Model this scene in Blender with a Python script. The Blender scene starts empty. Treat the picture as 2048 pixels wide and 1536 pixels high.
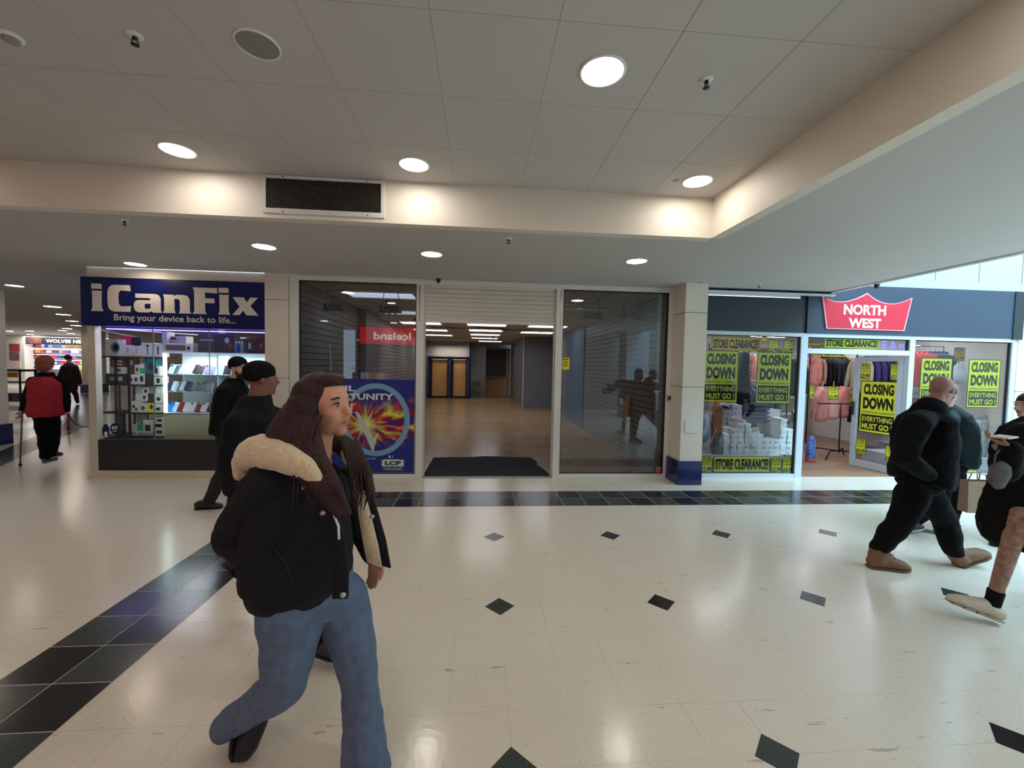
import bpy, bmesh, math, random
from mathutils import Vector, Matrix, Euler
random.seed(7)
SC = bpy.context.scene
COL = SC.collection
PI = math.pi
def R(d): return math.radians(d)

# ---------------------------------------------------------------- camera, world, light, exposure
FPX = 821.6
CAM = Vector((-0.1685, -4.9808, 1.7338))
PITCH, YAW, ROLL = R(-2.5594), R(-4.4585), R(-1.1633)
CM = Matrix.Rotation(YAW, 3, 'Z') @ Matrix.Rotation(PITCH, 3, 'X') @ Matrix.Rotation(ROLL, 3, 'Y')
cd = bpy.data.cameras.new('camera')
cd.sensor_width = 36.0
cd.lens = FPX * 36.0 / 2048.0
cd.clip_start = 0.05
cd.clip_end = 200
cam = bpy.data.objects.new('camera', cd)
COL.objects.link(cam)
cam.matrix_world = Matrix.Translation(CAM) @ (CM @ Matrix.Rotation(PI / 2, 3, 'X')).to_4x4()
SC.camera = cam

w = bpy.data.worlds.new('world'); SC.world = w; w.use_nodes = True
bg = w.node_tree.nodes['Background']
bg.inputs[0].default_value = (0.62, 0.80, 1.0, 1)
bg.inputs[1].default_value = 1.6

def area(name, loc, size, power, color, rot=(0, 0, 0), shape='RECTANGLE'):
    l = bpy.data.lights.new(name, 'AREA'); l.shape = shape
    l.size = size[0]
    if shape in ('RECTANGLE', 'ELLIPSE'): l.size_y = size[1]
    l.energy = power; l.color = color
    o = bpy.data.objects.new(name, l); COL.objects.link(o)
    o.location = loc; o.rotation_euler = rot
    return o
area('atrium_skylight_light', (9.5, -3.9, 7.3), (6.8, 9.0), 1450, (0.46, 0.76, 1.0))
LAMP = 34.0          # strength of the downlight diffusers
SC.view_settings.view_transform = 'Standard'
SC.view_settings.look = 'None'
SC.view_settings.gamma = 1.0
SC.view_settings.use_curve_mapping = False
SC.view_settings.exposure = 0.31

# ---------------------------------------------------------------- pixel -> world (to take sizes off the photograph)
def ray(u, v): return CM @ Vector(((u - 1024) / FPX, 1, -(v - 768) / FPX))
def at(u, v, ax, val):
    d = ray(u, v); t = (val - CAM[ax]) / d[ax]
    return CAM + d * t
def fl(u, v): return at(u, v, 2, 0.0)
def Yp(u, v, y): return at(u, v, 1, y)

# ---------------------------------------------------------------- materials
def lin(c):
    return tuple(((x / 12.92) if x <= 0.04045 else ((x + 0.055) / 1.055) ** 2.4) for x in c)
MATS = {}
def mat(name, rgb, rough=0.6, metal=0.0, spec=0.5, noise=None, bump=None, emit=None, sheen=0.0, coat=0.0):
    """rgb in 0-255 display values. noise=(scale, amount), bump=(scale, strength)"""
    if name in MATS: return MATS[name]
    m = bpy.data.materials.new(name); m.use_nodes = True
    nt = m.node_tree; b = nt.nodes['Principled BSDF']
    c = lin([x / 255 for x in rgb])
    b.inputs['Base Color'].default_value = (*c, 1)
    b.inputs['Roughness'].default_value = rough
    b.inputs['Metallic'].default_value = metal
    b.inputs['Specular IOR Level'].default_value = spec
    if sheen: b.inputs['Sheen Weight'].default_value = sheen
    if coat: b.inputs['Coat Weight'].default_value = coat
    if noise or bump:
        tc = nt.nodes.new('ShaderNodeTexCoord')
    if noise:
        n = nt.nodes.new('ShaderNodeTexNoise'); n.inputs['Scale'].default_value = noise[0]; n.inputs['Detail'].default_value = 3
        nt.links.new(tc.outputs['Object'], n.inputs['Vector'])
        r = nt.nodes.new('ShaderNodeMapRange')
        r.inputs['From Min'].default_value = 0.3; r.inputs['From Max'].default_value = 0.7
        r.inputs['To Min'].default_value = 1 - noise[1]; r.inputs['To Max'].default_value = 1 + noise[1]
        nt.links.new(n.outputs['Fac'], r.inputs['Value'])
        mx = nt.nodes.new('ShaderNodeMix'); mx.data_type = 'RGBA'; mx.blend_type = 'MULTIPLY'; mx.inputs['Factor'].default_value = 1
        mx.inputs['A'].default_value = (*c, 1)
        nt.links.new(r.outputs['Result'], mx.inputs['B']); nt.links.new(mx.outputs['Result'], b.inputs['Base Color'])
    if bump:
        n2 = nt.nodes.new('ShaderNodeTexNoise'); n2.inputs['Scale'].default_value = bump[0]; n2.inputs['Detail'].default_value = 2
        nt.links.new(tc.outputs['Object'], n2.inputs['Vector'])
        bp = nt.nodes.new('ShaderNodeBump'); bp.inputs['Strength'].default_value = bump[1]; bp.inputs['Distance'].default_value = 0.01
        nt.links.new(n2.outputs['Fac'], bp.inputs['Height']); nt.links.new(bp.outputs['Normal'], b.inputs['Normal'])
    if emit:
        b.inputs['Emission Color'].default_value = (*lin([x / 255 for x in emit[0]]), 1)
        b.inputs['Emission Strength'].default_value = emit[1]
    MATS[name] = m
    return m
def glass_mat(name, tint=(0.93, 0.96, 0.95), gain=1.6, dirt=0.0):
    m = bpy.data.materials.new(name); m.use_nodes = True; nt = m.node_tree
    for n in list(nt.nodes): nt.nodes.remove(n)
    out = nt.nodes.new('ShaderNodeOutputMaterial')
    tr = nt.nodes.new('ShaderNodeBsdfTransparent'); tr.inputs[0].default_value = (*tint, 1)
    gl = nt.nodes.new('ShaderNodeBsdfGlossy'); gl.inputs['Roughness'].default_value = 0.0
    gl.inputs[0].default_value = (0.95, 0.97, 1, 1)
    fr = nt.nodes.new('ShaderNodeFresnel'); fr.inputs['IOR'].default_value = 1.5
    mu = nt.nodes.new('ShaderNodeMath'); mu.operation = 'MULTIPLY'; mu.inputs[1].default_value = gain; mu.use_clamp = True
    mix = nt.nodes.new('ShaderNodeMixShader')
    nt.links.new(fr.outputs[0], mu.inputs[0]); nt.links.new(mu.outputs[0], mix.inputs[0])
    nt.links.new(tr.outputs[0], mix.inputs[1]); nt.links.new(gl.outputs[0], mix.inputs[2])
    nt.links.new(mix.outputs[0], out.inputs[0])
    MATS[name] = m
    return m
def N(nt, t, **kw):
    n = nt.nodes.new(t)
    for k, v in kw.items(): setattr(n, k, v)
    return n
def floor_mat():
    """cream terrazzo tiles, 0.3 m grid, with faint joints, flecks and wear"""
    m = bpy.data.materials.new('terrazzo_cream'); m.use_nodes = True; nt = m.node_tree; b = nt.nodes['Principled BSDF']
    L = nt.links.new
    tc = N(nt, 'ShaderNodeTexCoord'); sep = N(nt, 'ShaderNodeSeparateXYZ'); L(tc.outputs['Object'], sep.inputs[0])
    def math_(op, a, bb=None, c=None):
        n = N(nt, 'ShaderNodeMath', operation=op)
        for i, x in enumerate((a, bb, c)):
            if x is None: continue
            if isinstance(x, (int, float)): n.inputs[i].default_value = x
            else: L(x, n.inputs[i])
        return n.outputs[0]
    def joint(o, off):
        q = math_('MULTIPLY', math_('ADD', o, off), 1 / 0.3)
        d = math_('ABSOLUTE', math_('SUBTRACT', math_('FRACT', q), 0.5))
        return math_('GREATER_THAN', d, 0.4935)
    j = math_('MAXIMUM', joint(sep.outputs[0], 0.0), joint(sep.outputs[1], 0.0))
    # patchy visibility of the joints
    n1 = N(nt, 'ShaderNodeTexNoise'); n1.inputs['Scale'].default_value = 1.7; L(tc.outputs['Object'], n1.inputs['Vector'])
    jv = math_('MULTIPLY', j, math_('MULTIPLY', math_('SUBTRACT', n1.outputs['Fac'], 0.38), 0.9))
    # fine speckle
    n2 = N(nt, 'ShaderNodeTexNoise'); n2.inputs['Scale'].default_value = 120; n2.inputs['Detail'].default_value = 1; L(tc.outputs['Object'], n2.inputs['Vector'])
    v1 = N(nt, 'ShaderNodeTexVoronoi'); v1.inputs['Scale'].default_value = 26; L(tc.outputs['Object'], v1.inputs['Vector'])
    n3 = N(nt, 'ShaderNodeTexNoise'); n3.inputs['Scale'].default_value = 6; L(tc.outputs['Object'], n3.inputs['Vector'])
    spot = math_('MULTIPLY', math_('LESS_THAN', v1.outputs['Distance'], 0.085), math_('GREATER_THAN', n3.outputs['Fac'], 0.55))
    # scuffs: stretched thin noise
    mp = N(nt, 'ShaderNodeMapping'); mp.inputs['Scale'].default_value = (3.0, 17, 1); mp.inputs['Rotation'].default_value = (0, 0, 0.6)
    L(tc.outputs['Object'], mp.inputs[0])
    n4 = N(nt, 'ShaderNodeTexNoise'); n4.inputs['Scale'].default_value = 1.6; n4.inputs['Detail'].default_value = 5; L(mp.outputs[0], n4.inputs['Vector'])
    scuff = math_('MULTIPLY', math_('GREATER_THAN', n4.outputs['Fac'], 0.685), 0.30)
    n5 = N(nt, 'ShaderNodeTexNoise'); n5.inputs['Scale'].default_value = 0.8; n5.inputs['Detail'].default_value = 3; L(tc.outputs['Object'], n5.inputs['Vector'])
    val = math_('ADD', 0.93, math_('MULTIPLY', math_('SUBTRACT', n2.outputs['Fac'], 0.5), 0.34))
    val = math_('ADD', val, math_('MULTIPLY', math_('SUBTRACT', n5.outputs['Fac'], 0.5), 0.10))
    val = math_('SUBTRACT', val, jv)
    val = math_('SUBTRACT', val, math_('MULTIPLY', spot, 0.55))
    val = math_('SUBTRACT', val, scuff)
    mx = N(nt, 'ShaderNodeMix', data_type='RGBA', blend_type='MULTIPLY'); mx.inputs['Factor'].default_value = 1
    mx.inputs['A'].default_value = (*lin((0.925, 0.885, 0.812)), 1)
    L(val, mx.inputs['B']); L(mx.outputs['Result'], b.inputs['Base Color'])
    rr = math_('ADD', 0.10, math_('MULTIPLY', n5.outputs['Fac'], 0.18))
    L(rr, b.inputs['Roughness'])
    b.inputs['Specular IOR Level'].default_value = 0.62
    bp = N(nt, 'ShaderNodeBump'); bp.inputs['Strength'].default_value = 0.06; bp.inputs['Distance'].default_value = 0.01
    n6 = N(nt, 'ShaderNodeTexNoise'); n6.inputs['Scale'].default_value = 30; L(tc.outputs['Object'], n6.inputs['Vector'])
    L(n6.outputs['Fac'], bp.inputs['Height']); L(bp.outputs['Normal'], b.inputs['Normal'])
    MATS['floor'] = m
    return m
def wood_mat(name, c1, c2, plank=0.13, rough=0.3):
    m = bpy.data.materials.new(name); m.use_nodes = True; nt = m.node_tree; b = nt.nodes['Principled BSDF']; L = nt.links.new
    tc = N(nt, 'ShaderNodeTexCoord')
    br = N(nt, 'ShaderNodeTexBrick'); br.offset = 0.37; br.inputs['Scale'].default_value = 1
    br.inputs['Brick Width'].default_value = 0.9; br.inputs['Row Height'].default_value = plank; br.inputs['Mortar Size'].default_value = 0.003
    br.inputs['Color1'].default_value = (*lin([x / 255 for x in c1]), 1); br.inputs['Color2'].default_value = (*lin([x / 255 for x in c2]), 1)
    br.inputs['Mortar'].default_value = (*lin([x / 400 for x in c1]), 1)
    L(tc.outputs['Object'], br.inputs['Vector'])
    mp = N(nt, 'ShaderNodeMapping'); mp.inputs['Scale'].default_value = (1.5, 30, 1); L(tc.outputs['Object'], mp.inputs[0])
    n = N(nt, 'ShaderNodeTexNoise'); n.inputs['Scale'].default_value = 2; n.inputs['Detail'].default_value = 4; L(mp.outputs[0], n.inputs['Vector'])
    r = N(nt, 'ShaderNodeMapRange'); r.inputs['From Min'].default_value = .3; r.inputs['From Max'].default_value = .7; r.inputs['To Min'].default_value = .62; r.inputs['To Max'].default_value = 1.25
    L(n.outputs['Fac'], r.inputs['Value'])
    mx = N(nt, 'ShaderNodeMix', data_type='RGBA', blend_type='MULTIPLY'); mx.inputs['Factor'].default_value = 1
    L(br.outputs['Color'], mx.inputs['A']); L(r.outputs['Result'], mx.inputs['B']); L(mx.outputs['Result'], b.inputs['Base Color'])
    b.inputs['Roughness'].default_value = rough; b.inputs['Specular IOR Level'].default_value = 0.5
    MATS[name] = m
    return m

PAINT = mat('wall_paint', (228, 219, 204), 0.55, noise=(1.2, 0.03))
CEILP = mat('ceiling_paint', (196, 191, 186), 0.75, noise=(0.9, 0.02))
CEILJ = mat('ceiling_joint', (110, 104, 96), 0.9); CEILL = mat('ceiling_seam', (158, 152, 146), 0.9)
FRAME = mat('white_frame', (226, 224, 218), 0.4, noise=(3, 0.02))
DARKGAP = mat('dark_gap', (24, 22, 22), 0.8)
FLOOR = floor_mat()
BLK = mat('black_tile', (34, 32, 35), 0.18, spec=0.6, noise=(3, 0.08))
GRN = mat('green_terrazzo_tile', (60, 67, 64), 0.2, spec=0.6, noise=(160, 0.45))
GROUT = mat('tile_grout', (196, 186, 162), 0.6)
NAVYT = mat('navy_tile', (14, 26, 84), 0.12, spec=0.6, noise=(3, 0.12))
GLASS = glass_mat('shop_glass', (0.84, 0.86, 0.85), 2.3)
GLASSC = glass_mat('clear_glass', (0.92, 0.95, 0.94), 1.1)
WOODF = wood_mat('oak_laminate', (196, 160, 118), (172, 136, 98), 0.09, 0.22)
WOODN = wood_mat('brown_laminate', (170, 132, 100), (146, 110, 82), 0.11, 0.35)
SLAT = mat('grey_slatwall', (136, 134, 132), 0.4, noise=(2, 0.03))
SLATP = mat('grey_panel', (120, 124, 132), 0.5, noise=(2, 0.03))
BLACK = mat('black_paint', (26, 25, 27), 0.45)
BLACKM = mat('black_metal', (22, 22, 24), 0.35, metal=0.4)
CHROME = mat('chrome', (190, 192, 195), 0.25, metal=1.0)
WHITEP = mat('white_plastic', (232, 232, 230), 0.4)
LED = mat('led_white', (255, 255, 255), 0.5, emit=((255, 247, 236), LAMP))
LEDWARM = mat('led_warm', (255, 255, 255), 0.5, emit=((255, 236, 216), LAMP * .72))
TUBE = mat('tube_white', (255, 255, 255), 0.5, emit=((236, 240, 250), 4.6)); TUBE3 = mat('tube_dim', (220, 226, 236), 0.5, emit=((200, 214, 240), 1.3)); TUBE2 = mat('tube_white_bright', (255, 255, 255), 0.5, emit=((240, 244, 255), 28.0))
NAVY = mat('navy_sign', (16, 26, 92), 0.3, noise=(2, 0.05))
LETTER = mat('letter_cream', (232, 224, 212), 0.45)
YEL = mat('poster_yellow', (246, 250, 64), 0.45)
YEL2 = mat('poster_yellow_warm', (246, 206, 24), 0.45)
PBLK = mat('poster_black', (22, 24, 18), 0.45)

# ---------------------------------------------------------------- mesh building
class MB:
    def __init__(s): s.v = []; s.f = []; s.m = []
    def add(s, vs, fs, mi=0, T=None):
        n = len(s.v)
        for p in vs:
            p = Vector(p)
            if T is not None: p = T @ p
            s.v.append(p)
        for i, f in enumerate(fs):
            s.f.append([n + k for k in f]); s.m.append(mi if isinstance(mi, int) else mi[i])
        return s
    def box(s, a, b, mi=0, T=None):
        (x0, y0, z0), (x1, y1, z1) = a, b
        x0, x1 = min(x0, x1), max(x0, x1); y0, y1 = min(y0, y1), max(y0, y1); z0, z1 = min(z0, z1), max(z0, z1)
        vs = [(x0, y0, z0), (x1, y0, z0), (x1, y1, z0), (x0, y1, z0), (x0, y0, z1), (x1, y0, z1), (x1, y1, z1), (x0, y1, z1)]
        return s.add(vs, [(0, 3, 2, 1), (4, 5, 6, 7), (0, 1, 5, 4), (1, 2, 6, 5), (2, 3, 7, 6), (3, 0, 4, 7)], mi, T)
    def cbox(s, c, d, mi=0, T=None):
        return s.box([c[i] - d[i] / 2 for i in range(3)], [c[i] + d[i] / 2 for i in range(3)], mi, T)
    def quad(s, p, mi=0, T=None): return s.add(p, [tuple(range(len(p)))], mi, T)
    def prism(s, pts, z0, z1, mi=0, T=None):
        n = len(pts)
        vs = [(x, y, z0) for x, y in pts] + [(x, y, z1) for x, y in pts]
        fs = [tuple(range(n))[::-1], tuple(range(n, 2 * n))] + [(i, (i + 1) % n, n + (i + 1) % n, n + i) for i in range(n)]
        return s.add(vs, fs, mi, T)
    def lathe(s, prof, seg=24, mi=0, T=None, cap=True):
        vs = []; fs = []
        for r, z in prof:
            for k in range(seg):
                a = 2 * PI * k / seg; vs.append((r * math.cos(a), r * math.sin(a), z))
        for i in range(len(prof) - 1):
            for k in range(seg):
                k2 = (k + 1) % seg
                fs.append((i * seg + k, i * seg + k2, (i + 1) * seg + k2, (i + 1) * seg + k))
        if cap:
            fs.append(tuple(range(seg))[::-1]); fs.append(tuple((len(prof) - 1) * seg + k for k in range(seg)))
        return s.add(vs, fs, mi, T)
    def tube(s, pts, r, seg=10, mi=0, T=None):
        secs = [(Vector(p), r if isinstance(r, (int, float)) else r[i]) for i, p in enumerate(pts)]
        return s.loft([(p, (q, q), None) for p, q in secs], seg, mi, T)
    def loft(s, secs, seg=16, mi=0, T=None, up=(0, 1, 0)):
        """secs: (centre, (rx, ry), side) - rx along 'side' (world vector made square to the path), ry across it"""
        P = [Vector(x[0]) for x in secs]; vs = []; fs = []; n = len(P)
        prev = None
        for i, (c, (rx, ry), side) in enumerate(secs):
            t = (P[min(i + 1, n - 1)] - P[max(i - 1, 0)])
            t = t.normalized() if t.length > 1e-9 else Vector((0, 0, 1))
            sd = Vector(side) if side is not None else (prev if prev is not None else Vector(up))
            sd = sd - t * sd.dot(t)
            if sd.length < 1e-4:
                sd = Vector((1, 0, 0)) - t * t.x
                if sd.length < 1e-4: sd = Vector((0, 0, 1))
            sd.normalize(); prev = sd; o = t.cross(sd)
            for k in range(seg):
                a = 2 * PI * k / seg
                vs.append(P[i] + sd * (rx * math.cos(a)) + o * (ry * math.sin(a)))
        for i in range(n - 1):
            for k in range(seg):
                k2 = (k + 1) % seg
                fs.append((i * seg + k, i * seg + k2, (i + 1) * seg + k2, (i + 1) * seg + k))
        fs.append(tuple(range(seg))[::-1]); fs.append(tuple((n - 1) * seg + k for k in range(seg)))
        return s.add(vs, fs, mi, T)
    def ell(s, c, r, mi=0, T=None, seg=20, rings=12, rot=None):
        M = Matrix.Translation(Vector(c))
        if rot is not None: M = M @ Euler(rot).to_matrix().to_4x4()
        M = M @ Matrix.Diagonal((*r, 1))
        if T is not None: M = T @ M
        prof = [(max(1e-4, math.sin(PI * i / rings)), -math.cos(PI * i / rings)) for i in range(rings + 1)]
        return s.lathe(prof, seg, mi, M)
    def mesh(s, name, mats, smooth=False):
        me = bpy.data.meshes.new(name)
        me.from_pydata([tuple(p) for p in s.v], [], s.f)
        for m in (mats if isinstance(mats, (list, tuple)) else [mats]): me.materials.append(m)
        me.polygons.foreach_set('material_index', s.m)
        if smooth: me.polygons.foreach_set('use_smooth', [True] * len(s.f))
        bm = bmesh.new(); bm.from_mesh(me)
        if len(s.f) > 1: bmesh.ops.recalc_face_normals(bm, faces=bm.faces); bm.to_mesh(me); bm.free()
        me.update(); return me
    def build(s, name, mats, parent=None, smooth=False):
        return link(name, s.mesh(name, mats, smooth), parent)
def link(name, me, parent=None):
    o = bpy.data.objects.new(name, me); COL.objects.link(o)
    if parent is not None: o.parent = parent
    return o
def tag(o, label=None, cat=None, group=None, kind=None):
    if label: o['label'] = label
    if cat: o['category'] = cat
    if group: o['group'] = group
    if kind: o['kind'] = kind
    return o
def struct(o, label=None): return tag(o, label, kind='structure')
def thing(name, label, cat, loc=(0, 0, 0), rotz=0, group=None):
    o = bpy.data.objects.new(name, None); COL.objects.link(o); o.empty_display_size = 0.1
    o.location = loc; o.rotation_euler = (0, 0, rotz)
    return tag(o, label, cat, group)
def copy_tree(o, parent=None):
    c = o.copy(); COL.objects.link(c)
    c.parent = parent
    for ch in list(o.children): copy_tree(ch, c)
    return c
ORD = ['', 'first', 'second', 'third', 'fourth', 'fifth', 'sixth', 'seventh', 'eighth', 'ninth', 'tenth', 'eleventh', 'twelfth', 'thirteenth', 'fourteenth', 'fifteenth', 'sixteenth']

# text as mesh verts, in the XZ plane facing -Y (x right, z up)
_tc = {}
def text_geo(s, bold=0.0, space=1.0):
    k = (s, bold, space)
    if k not in _tc:
        c = bpy.data.curves.new('t', 'FONT'); c.body = s; c.size = 1; c.offset = bold; c.space_character = space; c.resolution_u = 3
        c.fill_mode = 'FRONT' if hasattr(c, 'fill_mode') else c.fill_mode
        o = bpy.data.objects.new('t', c); COL.objects.link(o)
        dg = bpy.context.evaluated_depsgraph_get(); dg.update()
        me = bpy.data.meshes.new_from_object(o.evaluated_get(dg))
        vs = [(p.co.x, p.co.y) for p in me.vertices]; fs = [tuple(p.vertices) for p in me.polygons]
        bpy.data.objects.remove(o); bpy.data.curves.remove(c); bpy.data.meshes.remove(me)
        x0 = min(p[0] for p in vs); x1 = max(p[0] for p in vs); y0 = min(p[1] for p in vs); y1 = max(p[1] for p in vs)
        _tc[k] = ([((x - x0) / (x1 - x0), (y - y0) / (y1 - y0)) for x, y in vs], fs, (x1 - x0) / (y1 - y0))
    return _tc[k]
def put_text(mb, s, x0, z0, x1, z1, y, mi, bold=0.0, space=1.0, T=None):
    """fit the text's own bounds into the rectangle; y = plane"""
    vs, fs, asp = text_geo(s, bold, space)
    mb.add([(x0 + (x1 - x0) * a, y, z0 + (z1 - z0) * b) for a, b in vs], fs, mi, T)
def loops_geo(loops, res=1):
    """filled 2D shape with holes"""
    c = bpy.data.curves.new('s', 'CURVE'); c.dimensions = '2D'; c.fill_mode = 'BOTH'
    for lp in loops:
        sp = c.splines.new('POLY'); sp.points.add(len(lp) - 1)
        for i, p in enumerate(lp): sp.points[i].co = (p[0], p[1], 0, 1)
        sp.use_cyclic_u = True
    o = bpy.data.objects.new('s', c); COL.objects.link(o)
    dg = bpy.context.evaluated_depsgraph_get(); dg.update()
    me = bpy.data.meshes.new_from_object(o.evaluated_get(dg))
    vs = [(p.co.x, p.co.y) for p in me.vertices]; fs = [tuple(p.vertices) for p in me.polygons]
    bpy.data.objects.remove(o); bpy.data.curves.remove(c); bpy.data.meshes.remove(me)
    return vs, fs

# ================================================================ THE SETTING
Z0 = 3.0          # soffit
ZC = 3.375        # coffer
YC, XC, YC2 = -1.12, 2.035, -4.95
YF = 1.28         # shop front plane
# --- mall floor with its bands and diamonds
fb = MB()
fb.quad([(-34, -9, 0), (16, -9, 0), (16, 1.30, 0), (-34, 1.30, 0)])
fb.quad([(-34, 1.30, 0), (-5.70, 1.30, 0), (-5.70, 30, 0), (-34, 30, 0)])
def sq(cx, cy, h, mi, z=0.0006):
    fb.quad([(cx - h, cy - h, z), (cx + h, cy - h, z), (cx + h, cy + h, z), (cx - h, cy + h, z)], mi)
def quad_rect(x0, y0, x1, y1, mi, z): fb.quad([(x0, y0, z), (x1, y0, z), (x1, y1, z), (x0, y1, z)], mi)
quad_rect(-2.70, 0.0, 14, 0.60, 3, 0.0004)
quad_rect(-2.70, -9, -2.10, 0.0, 3, 0.0004)
for i in range(-9, 46):
    for j in (0, 1):
        x, y = i * .3, j * .3
        sq(x + .15, y + .15, .1475, 1 + (i + j) % 2)
for i in (-9, -8):
    for j in range(-30, 0):
        sq(i * .3 + .15, j * .3 + .15, .1475, 1 + (i + j) % 2)
for i in range(0, 44, 4):
    for j in (-3, -7, -11, -15, -19):
        h = 0.107; x, y = i * .3, j * .3
        fb.quad([(x - h, y, .0008), (x, y - h, .0008), (x + h, y, .0008), (x, y + h, .0008)], 2 if (i // 4 + j) % 3 else 1)
for i in range(-45, -10, 4):
    for j in (-3, -7, -11, -15, -19):
        pass
cp = [(-7.20, 1.30), (-8.17, 3.0), (-9.80, 5.72), (-11.6, 8.0), (-17.9, 15.6), (-16.3, 15.6), (-10.4, 8.9), (-9.2, 7.4)]
fb.quad([(-7.05, 1.0, .0006), (-9.95, 6.0, .0006), (-10.3, 6.6, .0006), (-17.9, 15.4, .0006), (-19.8, 16.0, .0006), (-12.2, 8.1, .0006), (-10.7, 6.2, .0006), (-7.55, 1.0, .0006)], 2)
floor = struct(fb.build('floor', [FLOOR, BLK, GRN, GROUT]))
# --- shop floors
o = MB().quad([(-2.95, YF + .02, .004), (2.95, YF + .02, .004), (2.95, 19.2, .004), (-2.95, 19.2, .004)]).build('floor', WOODF); struct(o)
o = MB().quad([(3.3, YF + .02, .004), (9.3, YF + .02, .004), (9.3, 7, .004), (3.3, 7, .004)]).build('floor', WOODN); struct(o)
o = MB().quad([(-5.70, YF + .02, .004), (-2.95, YF + .02, .004), (-2.95, 7, .004), (-5.70, 7, .004)]).build('floor', mat('grey_vinyl', (150, 148, 145), 0.4)); struct(o)
# --- ceilings
cb = MB()
def slab(x0, y0, x1, y1, z, mi=0, mb=None): (mb or cb).box((x0, y0, z), (x1, y1, z + .12), mi)
slab(-34, YC, 5.30, YF, Z0)
slab(XC, YC2, 5.30, YC, Z0)
slab(-34, -9, 5.30, YC2, Z0)
slab(-34, YF, -5.70, 30, Z0)
struct(cb.build('ceiling', CEILP))
cb = MB()
cb.box((-14, YC2, ZC), (XC, YC, ZC + .1))
for k in range(-6, 1): pass
for x in [2.01 - .61 * k for k in range(1, 26)]: cb.box((x - .0015, YC2, ZC - .0006), (x + .0015, YC, ZC), 1 if x > .7 else 2)
for k in range(1, 7):
    y = YC - .012 - .615 * k; cb.box((-14, y - .0012, ZC - .0006), (XC, y + .0012, ZC), 2)
struct(cb.build('ceiling', [CEILP, CEILJ, CEILL]))
# coffer fascias
wb = MB(); wb.box((-14, YC - .004, Z0 - .001), (XC, YC + .1, ZC)); struct(wb.build('wall_coffer_back', PAINT))
wb = MB(); wb.box((XC - .004, YC2, Z0 - .001), (XC + .1, YC, ZC)); struct(wb.build('wall_coffer_right', PAINT))
wb = MB(); wb.box((-14, YC2 - .1, Z0 - .001), (XC, YC2 + .004, ZC)); struct(wb.build('wall_coffer_front', PAINT))
# --- atrium on the right: open edge of the soffit, daylit wall above the shops
tb = MB(); tb.box((5.30, -9, 2.995), (5.345, YF - .04, 3.16)); struct(tb.build('trim_1', mat('aluminium_edge', (176, 172, 176), 0.3, metal=0.6)))
tb = MB(); tb.box((5.345, -9, 3.02), (5.353, YF - .04, 3.045)); struct(tb.build('trim_2', DARKGAP))
tb = MB(); tb.box((5.353, -9, 2.99), (5.43, YF - .04, 3.02)); struct(tb.build('trim_3', FRAME))
wb = MB(); wb.box((5.345, YF, 3.14), (16, YF + .3, 3.27)); wb.box((5.345, YF + .09, 3.27), (16, YF + .3, 7.5))
struct(wb.build('wall_atrium_back', mat('atrium_white', (176, 196, 200), 0.6)))
jb = MB()
for x in (7.35, 8.15, 8.95, 9.75): jb.box((x, YF + .085, 3.27), (x + .006, YF + .09, 7.0))
struct(jb.build('trim_4', CEILJ))
wb = MB(); wb.box((15.8, -9, 0), (16, YF, 7.5)); struct(wb.build('wall_atrium_right', PAINT))
wb = MB(); wb.box((5.30, -9, 3.16), (5.345, YF, 7.5)); struct(wb.build('wall_atrium_left', PAINT))
# --- mall side opposite (seen only mirrored in the glass)
wb = MB()
wb.box((-34, -9, 0), (-5.6, -8.8, Z0)); wb.box((1.2, -7.4, 0), (1.9, -6.9, Z0)); wb.box((-5.6, -7.4, 0), (-5.0, -6.9, Z0)); wb.box((1.9, -9, 0), (16, -8.8, 7.4))
wb.box((-5.0, -9, 0), (1.2, -8.8, Z0)); wb.box((-5.0, -7.0, 2.98), (1.2, -6.9, 3.0))
struct(wb.build('wall_opposite', mat('opposite_wall', (150, 146, 142), .7)))
wb = MB(); wb.box((4.9, -7.2, 0), (5.7, -6.4, Z0)); struct(wb.build('wall_pier_opposite', mat('pier_white', (205, 208, 214), .6)))
# --- walls of the empty shop (white bulkhead + slatwalls)
def slatwall(name, p0, p1, z0, z1, nrm, label=None, back=SLAT, pitch=.104):
    """boards between p0 and p1 (floor plan points), facing nrm, dark grooves between"""
    m = MB(); p0 = Vector((*p0, 0)); p1 = Vector((*p1, 0)); d = (p1 - p0); L_ = d.length; d.normalize(); n = Vector((*nrm, 0))
    T = Matrix(((d.x, n.x, 0, p0.x), (d.y, n.y, 0, p0.y), (0, 0, 1, 0), (0, 0, 0, 1)))
    m.box((0, -.06, z0), (L_, 0, z1), 1, T)
    z = z0
    while z < z1 - .02:
        m.box((0, 0, z + .006), (L_, .014, min(z + pitch - .006, z1)), 0, T); z += pitch
    return struct(m.build(name, [back, DARKGAP]))
ZS = 2.92
slatwall('wall_shop_left', (-2.86, 19.0), (-2.86, 1.36), 0, ZS, (1, 0))
slatwall('wall_shop_right', (2.74, 1.36), (2.74, 11.7), 0, ZS, (-1, 0))
slatwall('wall_shop_right_rear', (1.58, 11.9), (1.58, 18.7), 0, ZS, (-1, 0))
o = MB().box((1.56, 11.6, 0), (2.80, 11.9, ZS)).box((1.555, 11.59, 0), (1.585, 11.62, ZS), 1).build('wall_shop_column', [SLATP, FRAME]); struct(o)
o = MB().box((2.70, 6.28, 0), (2.735, 8.55, ZS)).build('wall_shop_panel', mat('blue_panel', (92, 106, 134), .5)); struct(o)
o = MB().box((-2.82, 4.35, 0), (-2.70, 5.6, ZS)).build('wall_shop_pier', mat('blue_grey_panel', (100, 108, 120), .5)); struct(o)
slatwall('wall_shop_rear', (-.70, 17.2), (.13, 17.2), 0, ZS, (0, -1))
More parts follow.
